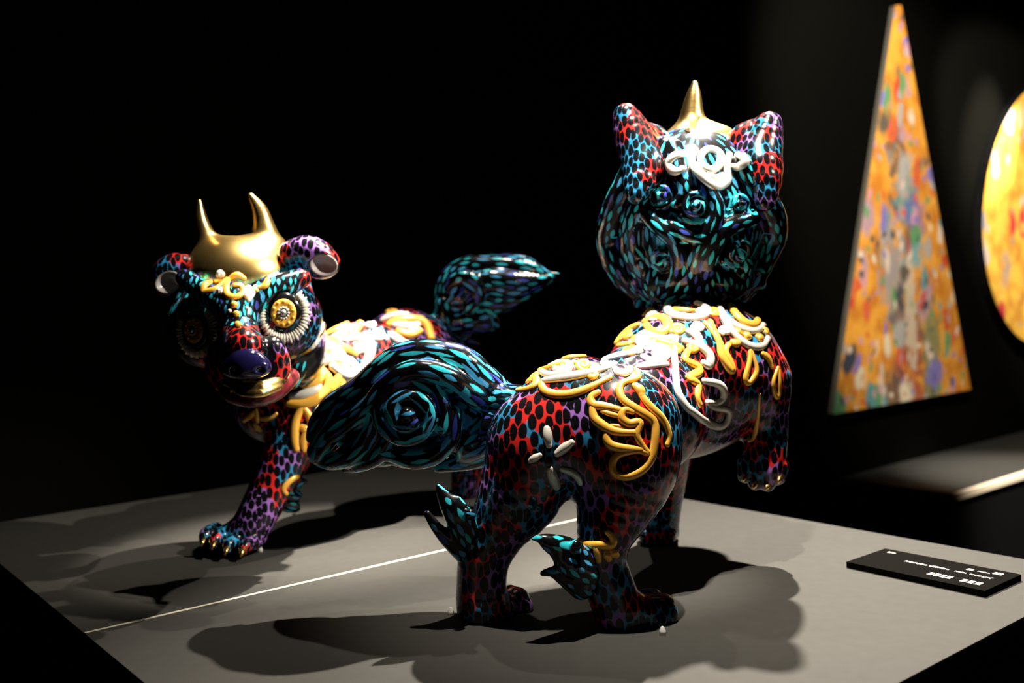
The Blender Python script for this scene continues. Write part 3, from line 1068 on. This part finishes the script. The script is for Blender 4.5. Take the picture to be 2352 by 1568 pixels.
bv = bvh_of(body_f); bvhd = bvh_of(head_f)
GP, SP = M['gold_paint'], M['silver_paint']
for pts, r in (
    ([(1463, 851), (1466, 868), (1441, 875), (1426, 884), (1422, 901), (1433, 920), (1457, 936), (1485, 953), (1502, 969), (1505, 997), (1502, 1025), (1496, 1053), (1476, 1079), (1448, 1093), (1426, 1093), (1409, 1082), (1407, 1062), (1418, 1045), (1441, 1038), (1466, 1034), (1485, 1040)], 8.5),
    ([(1466, 892), (1477, 914), (1496, 936), (1518, 958), (1531, 980), (1537, 1003), (1532, 1021)], 8),
    ([(1458, 886), (1470, 896), (1474, 908)], 10),
    ([(1374, 901), (1357, 912), (1361, 929), (1381, 932), (1404, 936), (1422, 940)], 8.5),
    ([(1361, 929), (1363, 955), (1374, 969), (1396, 984), (1422, 992), (1457, 993)], 9),
    ([(1381, 943), (1404, 951), (1422, 955)], 5),
    ([(1453, 945), (1437, 940), (1428, 949), (1429, 962), (1446, 973), (1463, 969), (1470, 972), (1465, 986), (1463, 1001), (1474, 1021), (1487, 1038)], 8),
    ([(1392, 997), (1396, 1014), (1411, 1025), (1441, 1030), (1472, 1032)], 9),
    ([(1404, 976), (1430, 980), (1452, 984)], 4),
    ([(1580, 807), (1572, 827), (1601, 840), (1605, 856), (1580, 868), (1601, 880), (1603, 897), (1601, 911), (1607, 929)], 9),
    ([(1631, 738), (1642, 766), (1654, 791), (1656, 815), (1670, 840), (1682, 852), (1678, 833), (1666, 807), (1674, 791)], 8),
    ([(1683, 785), (1689, 789), (1695, 787)], 9),
    ([(1723, 803), (1721, 833), (1711, 868), (1719, 880), (1733, 864), (1738, 844), (1725, 807)], 6),
    ([(1787, 844), (1776, 874), (1778, 901), (1787, 913), (1791, 884), (1789, 850)], 5),
    ([(1678, 703), (1695, 729), (1719, 746), (1738, 742), (1740, 725)], 10),
    ([(1691, 760), (1695, 764), (1699, 766)], 9), ([(1712, 768), (1716, 772), (1720, 773)], 9),
    ([(1740, 773), (1744, 776), (1748, 775)], 9), ([(1755, 756), (1758, 760), (1759, 764)], 8),
    ([(1548, 709), (1572, 713), (1593, 713)], 7),
    ([(1521, 693), (1503, 709), (1474, 725), (1458, 717), (1482, 701)], 9),
    ([(1482, 738), (1511, 727), (1535, 742), (1527, 762), (1499, 762), (1484, 746)], 10),
    ([(1384, 801), (1417, 787), (1433, 762), (1466, 746)], 9),
    ([(1421, 793), (1446, 791), (1458, 774)], 8),
    ([(1404, 752), (1425, 730), (1450, 712)], 7), ([(1393, 775), (1415, 757), (1440, 742)], 6),
    ([(1178, 893), (1200, 896), (1230, 886), (1230, 866), (1208, 863), (1190, 876), (1205, 881), (1220, 874)], 8),
    ([(1180, 880), (1216, 851), (1266, 830), (1316, 821), (1374, 816)], 8),
    ([(1243, 881), (1250, 897), (1274, 906), (1316, 904), (1357, 889), (1399, 868)], 9),
    ([(1331, 1241), (1350, 1251), (1383, 1251), (1407, 1251), (1407, 1234), (1396, 1222)], 8),
    ([(1369, 1253), (1373, 1270), (1375, 1287)], 8), ([(1393, 1268), (1395, 1276), (1399, 1284)], 8), ([(1406, 1264), (1411, 1270), (1416, 1274)], 9),
    ([(1752, 812), (1764, 822), (1772, 842)], 7), ([(1745, 905), (1735, 1000), (1720, 1012)], 4),
    ([(1762, 716), (1780, 745), (1790, 780)], 7), ([(1640, 768), (1632, 752), (1620, 742)], 7),
    ([(1500, 780), (1540, 790), (1565, 800)], 9), ([(1240, 850), (1290, 838), (1330, 832)], 8),
):
    o = relief(bv, pts, r, GP, 'gold_scroll', fb)
    if o: o['label'] = 'raised gold scroll'
for pts, r in (
    ([(1552, 774), (1548, 803), (1550, 833), (1552, 864), (1554, 890), (1562, 913), (1580, 938), (1588, 943), (1610, 962), (1636, 976), (1661, 978), (1674, 956), (1671, 940), (1642, 937), (1623, 924)], 8),
    ([(1613, 874), (1646, 880), (1660, 891), (1662, 909), (1652, 923), (1625, 925)], 8),
    ([(1615, 833), (1629, 840), (1631, 819), (1619, 803), (1599, 791), (1572, 782)], 9),
    ([(1652, 705), (1666, 729), (1691, 748), (1719, 760), (1744, 756), (1756, 736), (1748, 709), (1727, 699), (1707, 701), (1711, 713), (1725, 713)], 8),
    ([(1654, 717), (1672, 748), (1697, 778), (1723, 795), (1752, 795), (1764, 776)], 8),
    ([(1535, 695), (1533, 713), (1556, 727), (1589, 731), (1617, 725), (1625, 709), (1601, 697)], 10),
    ([(1466, 787), (1474, 766), (1499, 774), (1527, 778), (1544, 774)], 9),
    ([(1487, 803), (1507, 795), (1529, 803), (1523, 823), (1493, 827), (1478, 819)], 10),
    ([(1243, 853), (1266, 863), (1299, 854), (1309, 838), (1286, 831), (1263, 841)], 9),
    ([(1250, 874), (1291, 868), (1332, 861), (1382, 849), (1415, 833)], 10),
    ([(1413, 844), (1420, 832), (1434, 829), (1446, 838), (1445, 852), (1432, 860), (1418, 856), (1413, 846)], 8),
    ([(1256, 984), (1258, 1003), (1261, 1022)], 9), ([(1279, 1042), (1297, 1028), (1314, 1016)], 9),
    ([(1218, 1058), (1229, 1051), (1240, 1045)], 7), ([(1263, 1077), (1270, 1098), (1279, 1118)], 10),
    ([(1291, 1077), (1315, 1084), (1328, 1096), (1333, 1109)], 8),
    ([(1330, 845), (1370, 832), (1420, 818), (1470, 808)], 10), ([(1440, 812), (1480, 795), (1500, 785)], 9),
    ([(1470, 842), (1500, 838), (1530, 835)], 9), ([(1580, 760), (1600, 770), (1610, 790)], 9),
):
    o = relief(bv, pts, r, SP, 'silver_scroll', fb)
    if o: o['label'] = 'raised silver scroll'
for pts, r in (
    ([(1576, 352), (1549, 358), (1535, 379), (1552, 395), (1568, 387)], 9),
    ([(1597, 345), (1586, 368), (1602, 392), (1629, 419), (1648, 430), (1672, 414), (1669, 387), (1675, 355)], 9),
    ([(1608, 366), (1615, 349), (1632, 343), (1650, 350), (1656, 366), (1648, 384), (1632, 390), (1616, 383), (1608, 368)], 8),
    ([(1694, 355), (1715, 368), (1696, 384), (1680, 382)], 8),
    ([(1625, 402), (1645, 410), (1660, 402)], 8)):
    o = relief(bvhd, pts, r, SP, 'silver_scroll', fb)
    if o: o['label'] = 'raised silver scroll on the crown of the head'



def spiral(cx, cy, R, ph, turns=1.4, asp=0.75):
    return [(cx+R*(1-0.78*i/13)*math.cos(ph+i/13*turns*6.283), cy+asp*R*(1-0.78*i/13)*math.sin(ph+i/13*turns*6.283)) for i in range(14)]


for i, (x, y, R) in enumerate(((1285, 842, 15), (1340, 838, 15), (1392, 834, 15), (1445, 806, 15), (1478, 786, 13), (1438, 770, 14), (1412, 770, 12), (1475, 716, 13), (1500, 726, 12), (1556, 757, 16), (1600, 752, 13),
                               (1548, 800, 14), (1513, 812, 13), (1360, 862, 11), (1610, 715, 9), (1640, 716, 11), (1665, 760, 11), (1590, 800, 11), (1770, 735, 10), (1425, 745, 11), (1455, 733, 10), (1225, 862, 10))):
    o = relief(bv, spiral(x, y, R, i*1.7), 6.5, GP if i % 2 else SP, 'gold_scroll' if i % 2 else 'silver_scroll', fb)
    if o: o['label'] = 'small gold spiral' if i % 2 else 'small silver spiral'

# ------------------------------------------------------------------ rear beast
rb = thing('beast_sculpture', 'two-horned beast sculpture behind, facing the viewer with one round eye lit', 'sculpture', (*G(700, 1230)[:2], 0))
VX = 0.0027
s = Sculpt(VX); s.floor = 0.0008
s.ell(930, 838, 2.20, 118, 130, 120, 40)
s.ell(985, 850, 2.24, 80, 110, 100, 40)
s.ell(830, 850, 2.03, 130, 112, 110, 40)
s.ell(740, 900, 1.93, 115, 118, 110, 40)
s.ell(640, 925, 1.90, 105, 95, 90, 40)
s.ell(700, 850, 1.93, 90, 80, 80, 40)
s.chain([(715, 930, 1.88, 75), (690, 985, 1.86, 62), (655, 1055, 1.84, 55), (618, 1130, 1.82, 49), (584, 1195, 1.80, 45), (562, 1235, 1.80, 42)], 24)
s.chain([(570, 1222, 1.80, 42), (532, 1230, 1.795, 32), (508, 1232, 1.795, 24)], 16)
for x, y, yy in ((470, 1230, 1.785), (494, 1238, 1.765), (524, 1250, 1.75), (560, 1256, 1.745)):
    s.chain([(x+26, y-12, yy+.03, 19), (x+4, y-4, yy, 16), (x-2, y+10, yy-.012, 11)], 2)
s.chain([(1000, 860, 2.24, 100), (1045, 970, 2.26, 72), (1072, 1060, 2.26, 42), (1068, 1115, 2.24, 33), (1066, 1140, 2.23, 30)], 24)
s.chain([(1020, 880, 2.12, 95), (1120, 1000, 2.06, 62), (1172, 1110, 2.03, 38), (1172, 1180, 2.01, 36)], 24)
s.chain([(612, 935, 1.93, 54), (608, 955, 1.96, 40), (618, 975, 2.0, 30)], 20)
V, Q, N = s.build()
body_r = (V, Q)
T = s.flow(V, N, down); Tz = down(V)
T = Tz-(Tz*N).sum(1)[:, None]*N; T /= np.maximum(np.linalg.norm(T, axis=1), 1e-6)[:, None]
AREA[0] = VX**2
ink, col = net_paint(V, N, T, 0.0102, rng)
o = mesh_obj('body', V, Q, M['glaze'], rb); set_paint(o, ink, col)

# head
h = Sculpt(0.0023)
h.ell(563, 700, 1.80, 158, 148, 135, 20)
h.ell(650, 735, 1.74, 90, 95, 85, 30)
h.ell(470, 755, 1.74, 85, 90, 85, 30)
h.chain([(425, 640, 1.69, 22), (470, 672, 1.665, 26), (530, 715, 1.635, 28)], 14)
h.chain([(690, 640, 1.69, 24), (630, 665, 1.665, 30), (560, 715, 1.635, 28)], 14)
h.chain([(540, 690, 1.66, 44), (552, 760, 1.62, 42), (560, 800, 1.58, 48)], 24)
h.ell(568, 835, 1.63, 84, 58, 70, 24)
h.chain([(500, 800, 1.62, 20), (495, 845, 1.62, 24), (510, 880, 1.62, 20)], 14)
h.chain([(625, 800, 1.61, 30), (640, 845, 1.61, 28), (620, 885, 1.60, 22)], 14)
h.ell(655, 722, 1.655, 50, 55, 20, 8, op='s')
h.ell(450, 760, 1.655, 48, 50, 20, 8, op='s')
h.ell(690, 790, 1.80, 60, 90, 80, 20)
V, Q, N = h.build()
head_r = (V, Q)
T = h.flow(V, N, down)
Td = down(V); Td = Td-(Td*N).sum(1)[:, None]*N; Td /= np.maximum(np.linalg.norm(Td, axis=1), 1e-6)[:, None]
AREA[0] = 0.0023**2
ink, col = hair_paint(V, N, Td, 0.010, 0.0032, rng, 1.15)
ink2, col2 = net_paint(V, N, Td, 0.0100, rng)
hc = P(563, 700, 1.80)
fx = np.array([CAM[0]-hc[0], CAM[1]-hc[1]]); fx /= np.linalg.norm(fx)          # the way the face looks
X, Z = ((V[:, 0]-hc[0])*-fx[1]+(V[:, 1]-hc[1])*fx[0])/S(1, 1.66), (V[:, 2]-hc[2])/S(1, 1.66)      # head-local, in measured units
side = (X > 122+0.06*Z) & (Z > -110)
cheek = (np.abs(X-3) > 52) & (Z < -88) & (np.abs(X-3) < 115)
bridge = (np.abs(X+10) < 44) & (Z < -46) & (Z > -112)
net = side | cheek | bridge
col2[(bridge & (np.abs(X+10) < 30)) | (cheek & (Z < -110))] = RED
brow = Z > -45
ink = np.where(net, ink2, np.where(brow, ink, -1.0))
col = np.where(net[:, None], col2, col)
o = mesh_obj('head', V, Q, M['glaze'], rb); o['label'] = 'black face with turquoise brow strokes and spotted cheeks'
set_paint(o, ink, col)

g = Sculpt(0.0023)
g.ell(552, 640, 1.785, 126, 98, 116, 20)
g.chain([(500, 600, 1.79, 52), (483, 565, 1.79, 30), (470, 535, 1.79, 20), (460, 500, 1.79, 15), (458, 463, 1.79, 6)], 26, 4)
g.chain([(612, 590, 1.80, 56), (612, 555, 1.80, 34), (606, 520, 1.80, 24), (596, 482, 1.80, 17), (576, 449, 1.80, 7)], 26, 4)
V, Q, N = g.build()
V0 = V
o = mesh_obj('horns', V, Q, M['gold'], rb); o['label'] = 'polished gold skullcap with two horns'
o.name = 'skullcap'
bvcap = bvh_of((V, Q), head_r)

# ears
for out, cut in (([(672, 585, 1.76, 34), (705, 578, 1.755, 38), (735, 588, 1.745, 34), (752, 598, 1.74, 16)], (738, 606, 1.715, 44, 28, 34, -0.25)),
                 ([(440, 618, 1.76, 30), (405, 615, 1.755, 34), (378, 625, 1.745, 28), (362, 640, 1.74, 14)], (384, 646, 1.715, 42, 28, 34, 0.4))):
    e = Sculpt(0.002)
    e.chain(out, 14, 3)
    e.ell(cut[0], cut[1], 1.745, cut[3]*0.98, cut[4]*1.25, 26, 12)
    e.ell(cut[0]+(3 if cut[0] > 500 else -3), cut[1]+2, cut[2], cut[3]*0.78, cut[4]*0.95, cut[5], 3, op='s', rot=cut[6])
    V, Q, N = e.build()
    T = down(V); T = T-(T*N).sum(1)[:, None]*N; T /= np.maximum(np.linalg.norm(T, axis=1), 1e-6)[:, None]
    AREA[0] = 0.002**2
    ink, col = net_paint(V, N, T, 0.0105, rng)
    o = mesh_obj('ear', V, Q, M['glaze'], rb); set_paint(o, ink, col)
    l = Sculpt(0.0018)
    cx2 = cut[0]+(3 if cut[0] > 500 else -3)
    l.ell(cx2, cut[1]+2, cut[2], cut[3]*0.82, cut[4]*1.0, cut[5]*1.05, 1, rot=cut[6])
    l.ell(cx2, cut[1]+2, cut[2], cut[3]*0.70, cut[4]*0.86, cut[5]*0.94, 1, op='s', rot=cut[6])
    l.clip = lambda X: 1.7245-X[..., 1]
    V, Q, N = l.build()
    mesh_obj('lining', V, Q, M['ear_lining'], o)['label'] = 'smooth grey inside of the ear'


def disc_part(name, c, n, prof, mat, parent, up=(0, 0, 1), squash=1.0, seg=40):
    """lathe of (radius, height) pairs about axis n"""
    n = np.asarray(n, float); n /= np.linalg.norm(n)
    u = np.cross(up, n); u /= np.linalg.norm(u); w = np.cross(n, u)
    vs, fs = [], []
    for r, hh in prof:
        for k in range(seg):
            a = 2*math.pi*k/seg
            vs.append(c+u*math.cos(a)*r*squash+w*math.sin(a)*r+n*hh)
    m = len(prof)
    for i in range(m-1):
        for k in range(seg):
            fs.append((i*seg+k, i*seg+(k+1) % seg, (i+1)*seg+(k+1) % seg, (i+1)*seg+k))
    fs.append(tuple(range(seg))[::-1]); fs.append(tuple((m-1)*seg+k for k in range(seg)))
    return mesh_obj(name, vs, fs, mat, parent), u, w, n


def make_eye(px, py, Y, r, nrm):
    c = P(px, py, Y); R = S(r, Y)
    ball, u, w, n = disc_part('eye', c, nrm, [(R*1.0, -0.02), (R*1.0, 0), (R*.95, R*.08), (R*.8, R*.16), (R*.5, R*.24), (R*.2, R*.27), (0.0002, R*.28)], M['eye_black'], rb, squash=.86)
    ball['label'] = 'round bulging eye with gold iris and ivory lashes'

    def h(x):
        return R*(.28-.28*(x/R)**2*0.95)
    disc_part('iris', c, nrm, [(R*.70, h(R*.70)-.001), (R*.70, h(R*.7)+.001), (R*.62, h(R*.62)+.0015), (R*.32, h(R*.32)+.0012), (R*.3, h(R*.3)-.001)], M['gold_paint'], ball, squash=.86)
    disc_part('green_ring', c, nrm, [(R*.78, h(R*.78)-.002), (R*.78, h(R*.78)+.0012), (R*.72, h(R*.72)+.0012), (R*.71, h(R*.71)-.002)], M['green'], ball, squash=.86)
    disc_part('pupil', c, nrm, [(R*.16, h(R*.16)-.001), (R*.15, h(0)+.003), (R*.08, h(0)+.005), (0.0003, h(0)+.0055)], M['steel'], ball, squash=.9)
    for k in range(12):
        a = 2*math.pi*k/12
        beads_rel('iris_bead', c+u*math.cos(a)*R*.26*.86+w*math.sin(a)*R*.26+n*(h(R*.26)+.001), R*.055, M['white'], ball)
    for k in range(10):
        a = 2*math.pi*k/10+.2
        beads_rel('iris_bead', c+u*math.cos(a)*R*.52*.86+w*math.sin(a)*R*.52+n*(h(R*.52)+.0008), R*.085, M['bead_gold'], ball)
    # ivory lashes round the eye, each a tapered petal
    for k in range(34):
        a = math.radians(-205+k*7.6)
        d = u*math.cos(a)*.86+w*math.sin(a); dl = np.linalg.norm(d); d /= dl
        b2 = np.cross(n, d)
        L0, L1 = R*dl*0.92, R*dl*(1.36+.07*(k % 2))
        hw = R*.085
        vs, fs = [], []
        for x, ww, hh in ((L0, .6, .05), (L0*.6+L1*.4, 1.1, .10), (L0*.25+L1*.75, .9, .07), (L1, .12, .0)):
            p = c+d*x
            vs += [p-b2*hw*ww+n*(R*hh-.001), p+n*R*(hh+.05), p+b2*hw*ww+n*(R*hh-.001), p-n*.006]
        for i in range(3):
            for j in range(4):
                fs.append((i*4+j, (i+1)*4+j, (i+1)*4+(j+1) % 4, i*4+(j+1) % 4))
        fs += [(0, 1, 2, 3), (15, 14, 13, 12)]
        mesh_obj('lash', vs, fs, M['white'], ball)
    return ball


make_eye(652, 720, 1.648, 50, (0.18, -1, 0.10))
make_eye(450, 757, 1.655, 46, (-0.35, -1, 0.05))

nz = Sculpt(0.002)
nz.ell(566, 836, 1.555, 48, 38, 36, 10)
nz.ell(532, 845, 1.555, 24, 20, 24, 14)
nz.ell(600, 843, 1.552, 24, 20, 24, 14)
nz.ell(538, 852, 1.535, 12, 10, 16, 4, op='s')
nz.ell(597, 851, 1.532, 12, 10, 16, 4, op='s')
V, Q, N = nz.build(); mesh_obj('nose', V, Q, M['nose'], rb)['label'] = 'glossy blue-black nose'
jw = Sculpt(0.0022)
jw.chain([(505, 880, 1.66, 20), (535, 905, 1.60, 22), (585, 912, 1.58, 24), (632, 896, 1.60, 24), (668, 865, 1.66, 20)], 14)
jw.ell(585, 895, 1.66, 70, 36, 70, 14)
V, Q, N = jw.build(); o = mesh_obj('jaw', V, Q, M['lip'], rb); o['label'] = 'dark red lower lip'
gt = Sculpt(0.002)
gt.chain([(520, 876, 1.60, 11), (560, 890, 1.575, 14), (600, 889, 1.57, 15), (640, 875, 1.60, 15), (655, 862, 1.63, 12)], 6)
gt.chain([(530, 892, 1.60, 9), (560, 902, 1.565, 10), (600, 903, 1.56, 10), (640, 888, 1.59, 10)], 4)
V, Q, N = gt.build(); mesh_obj('mouth_band', V, Q, M['gold'], rb)['label'] = 'gold band along the mouth'
for k in range(14):
    tt = k/13
    x = 532+tt*112; y = 897+11*math.sin(math.pi*tt)-8*tt; yy = 1.578-0.02*math.sin(math.pi*tt)+0.012*tt
    e = P(x, y, yy)
    beads_rel('tooth', e, S(4.6, yy), M['bead_gold'], rb)

# hair hanging behind the cheek
e = Sculpt(0.0023)
for c in ([(728, 735, 1.80, 14), (718, 790, 1.80, 24), (700, 840, 1.80, 26), (690, 870, 1.80, 18)],
          [(700, 790, 1.76, 20), (685, 840, 1.76, 24), (672, 880, 1.76, 14)],
          [(715, 800, 1.82, 30), (705, 850, 1.82, 26), (708, 872, 1.82, 10)]):
    e.chain(c, 6, 3)
V, Q, N = e.build(); T = e.flow(V, N, down); ink, col = hair_paint(V, N, T, 0.010, 0.0026, rng, 0.8)
o = mesh_obj('cheek_hair', V, Q, M['hair'], rb); set_paint(o, ink, col)
e = Sculpt(0.0024)
e.chain([(742, 745, 1.775, 7), (735, 765, 1.765, 8), (710, 790, 1.745, 8), (670, 818, 1.715, 8)], 4)
V, Q, N = e.build(); mesh_obj('cheek_band', V, Q, M['gold'], rb)['label'] = 'gold rim under the cheek'

# tail
e = Sculpt(0.0024)
RT = 2.27
e.ell(1072, 672, RT, 62, 72, 55, 14)
for c in ([(990, 742, 2.25, 20), (1015, 745, RT, 30), (1030, 700, RT, 36), (1040, 650, RT, 36), (1075, 622, RT, 34), (1125, 620, RT-.01, 34), (1175, 622, RT-.02, 34), (1220, 626, RT-.02, 28), (1252, 632, RT-.02, 14), (1283, 629, RT-.02, 3)],
          [(1090, 650, RT-.05, 26), (1130, 650, RT-.05, 34), (1175, 655, RT-.05, 34), (1220, 650, RT-.04, 24), (1260, 640, RT-.03, 10)],
          [(1100, 690, RT-.03, 28), (1140, 692, RT-.03, 30), (1190, 680, RT-.03, 22), (1240, 655, RT-.03, 10)],
          [(1110, 600, RT, 14), (1160, 604, RT, 22), (1200, 604, RT, 20), (1236, 616, RT, 10)],
          [(1040, 660, RT-.05, 20), (1060, 640, RT-.07, 20), (1090, 650, RT-.07, 20), (1098, 680, RT-.06, 18), (1080, 705, RT-.06, 18)],
          [(1030, 740, RT-.02, 30), (1070, 740, RT-.04, 30), (1110, 735, RT-.04, 28), (1128, 742, RT-.04, 20)],
          [(1040, 765, RT-.02, 22), (1075, 775, RT-.02, 16), (1100, 788, RT-.02, 6)],
          [(1020, 700, RT-.03, 20), (1030, 745, RT-.04, 22), (1055, 765, RT-.04, 16)]):
    e.chain(c, 5, 4)
a = []
cc = P(1112, 738, RT-.05); Rr = S(26, RT)
for i in range(13):
    th = i/12*2*math.pi*1.4; rr = Rr*(1-.65*i/12)
    a.append([cc[0]+rr*math.cos(th), cc[1]-Rr*.4*i/12, cc[2]+rr*math.sin(th), Rr*.3])
e.chainw(np.array(a), S(3, RT), 2)
V, Q, N = e.build(); T = e.flow(V, N, lambda V: np.tile([1.0, 0, 0.1], (len(V), 1)))
AREA[0] = 0.0024**2
ink, col = hair_paint(V, N, T, 0.0145, 0.0042, rng)
o = mesh_obj('tail', V, Q, M['hair'], rb); o['label'] = 'curling black tail with turquoise strokes'; set_paint(o, ink, col)

e = Sculpt(0.002)
for c in ([(640, 1120, 1.83, 22), (665, 1118, 1.835, 26), (685, 1108, 1.84, 14), (702, 1105, 1.84, 5)],
          [(640, 1145, 1.83, 22), (665, 1155, 1.835, 22), (682, 1168, 1.84, 8)], [(650, 1130, 1.82, 22), (676, 1140, 1.825, 14), (690, 1136, 1.83, 5)]):
    e.chain(c, 6, 3)
V, Q, N = e.build(); T = e.flow(V, N, down); AREA[0] = 0.002**2
ink, col = hair_paint(V, N, T, 0.009, 0.003, rng)
o = mesh_obj('leg_tuft', V, Q, M['hair'], rb); set_paint(o, ink, col)

bv = bvh_of(body_r)
for pts, r in (
    ([(735, 775), (765, 762), (819, 732), (872, 711), (908, 710), (955, 722)], 9),
    ([(697, 885), (726, 880), (740, 859), (736, 844)], 10),
    ([(663, 926), (694, 928), (729, 917), (754, 894), (754, 867), (740, 850)], 10),
    ([(879, 794), (890, 751), (926, 734), (975, 740), (990, 776)], 11),
    ([(690, 840), (697, 852), (700, 866)], 9),
    ([(836, 728), (825, 745), (815, 765)], 9), ([(915, 760), (940, 770), (965, 760)], 9),
    ([(694, 937), (681, 960), (677, 987), (677, 1014), (681, 1031)], 8.5),
    ([(698, 937), (713, 960), (714, 980), (698, 1004), (699, 1033)], 8),
    ([(694, 980), (698, 984), (702, 983)], 8),
    ([(685, 1094), (668, 1102), (650, 1121), (658, 1134)], 6),
    ([(760, 800), (790, 800), (815, 812)], 10), ([(765, 905), (775, 880), (780, 855)], 9),
):
    o = relief(bv, pts, r, GP, 'gold_scroll', rb)
    if o: o['label'] = 'raised gold scroll'
for pts, r in (
    ([(792, 780), (827, 775), (851, 791), (847, 823), (833, 844)], 10),
    ([(732, 790), (755, 797), (783, 816), (794, 850)], 12),
    ([(740, 832), (765, 823), (801, 832), (815, 851), (797, 867), (765, 841)], 12),
    ([(669, 910), (694, 907), (726, 894), (733, 882)], 9),
    ([(899, 769), (925, 790), (960, 790)], 11), ([(880, 735), (905, 725), (935, 722)], 9),
    ([(770, 775), (800, 757), (830, 745)], 10), ([(905, 745), (935, 752), (960, 745)], 10),
):
    o = relief(bv, pts, r, SP, 'silver_scroll', rb)
    if o: o['label'] = 'raised silver scroll'
for i, (x, y, R) in enumerate(((800, 765, 14), (850, 745, 14), (900, 722, 13), (945, 752, 14), (772, 838, 13), (822, 858, 12), (762, 785, 14), (870, 768, 14), (738, 812, 13), (920, 745, 12), (965, 735, 11), (830, 800, 13), (780, 880, 12))):
    o = relief(bv, spiral(x, y, R, i*1.9), 6.5, SP if i % 2 else GP, 'silver_scroll' if i % 2 else 'gold_scroll', rb)
    if o: o['label'] = 'small silver spiral' if i % 2 else 'small gold spiral'
for pts, r in (
    ([(465, 668), (472, 652), (488, 648)], 7), ([(467, 670), (501, 661), (523, 642), (519, 659), (521, 677), (541, 683), (560, 672), (554, 657), (538, 655)], 7),
    ([(564, 653), (597, 637), (614, 642), (610, 656), (597, 661)], 7), ([(530, 640), (545, 632), (560, 640)], 7), ([(566, 684), (575, 668), (590, 668)], 6)):
    o = relief(bvcap, pts, r, GP, 'gold_scroll', rb)
    if o: o['label'] = 'raised gold scroll on the brow'
for pts, r in (([(575, 635), (571, 660), (567, 681)], 8), ([(500, 672), (506, 668), (510, 672)], 8), ([(502, 632), (506, 629), (510, 631)], 8), ([(590, 650), (580, 672), (572, 690)], 6)):
    o = relief(bvcap, pts, r, SP, 'silver_scroll', rb)
    if o: o['label'] = 'raised silver scroll on the brow'
bvr = bvh_of(head_r)
for (x, y, r, mt) in ((538, 700, 9, 'bead_gold'), (543, 721, 8.5, 'bead_gold'), (546, 746, 9.5, 'bead_gold'), (528, 714, 5, 'white'), (567, 707, 5, 'white'), (567, 748, 4, 'white')):
    d = RC @ camdir(x, y); hh = bvr.ray_cast(Vector(CAM), Vector(d).normalized())
    if hh[0] is not None:
        beads_rel('brow_bead', np.array(hh[0]), S(r, 1.62), M[mt], rb)

def claw(px, py, Y, r, parent, drop=1.0):
    """short gold claw curving down from a toe"""
    c = Sculpt(0.0012)
    c.chain([(px+3, py-8, Y+.004, r), (px-1, py, Y-.006, r*.8), (px-3, py+9*drop, Y-.010, r*.25)], 2, 3)
    c.floor = 0.0006
    V, Q, N = c.build()
    return mesh_obj('claw', V, Q, M['gold'], parent)


for x, y, yy in ((466, 1246, 1.765), (490, 1254, 1.745), (520, 1266, 1.73), (556, 1270, 1.725)):
    claw(x, y, yy, 7, rb)
for x, y in ((1709, 1098), (1733, 1115), (1762, 1118), (1790, 1102)):
    claw(x, y, 1.592, 8, fb, 0.8)

# gold relief on the chest in shadow
for pts, r in (([(585, 945), (575, 955), (560, 965)], 6), ([(588, 940), (590, 955), (592, 968)], 5), ([(600, 962), (620, 960), (635, 950)], 5), ([(586, 975), (592, 982), (598, 988)], 6), ([(500, 935), (510, 930), (520, 940)], 6)):
    o = relief(bv, pts, r, GP, 'gold_scroll', rb)
    if o: o['label'] = 'raised gold scroll on the chest'

# clear acrylic pegs steadying the feet
for px, py, lab in ((1036, 1412, 'clear acrylic peg beside the left hind foot of the nearer beast'), (1522, 1458, 'clear acrylic peg in front of the right hind toes of the nearer beast'),
                    (598, 1268, 'clear acrylic peg behind the forepaw of the two-horned beast'), (676, 1182, 'clear acrylic peg on the plinth below the hair tuft of the two-horned beast')):
    q = G(px, py)
    disc_part('acrylic_peg', np.array([q[0], q[1], 0.0]), (0, 0, 1), [(0.0045, 0.0), (0.0045, 0.006), (0.003, 0.008), (0.0025, 0.011), (0.0005, 0.012)], M['acrylic'], None, up=(0, 1, 0), seg=16)
    o = bpy.context.scene.collection.objects[-1]
    o['label'] = lab; o['category'] = 'peg'; o['group'] = 'acrylic pegs at the feet'
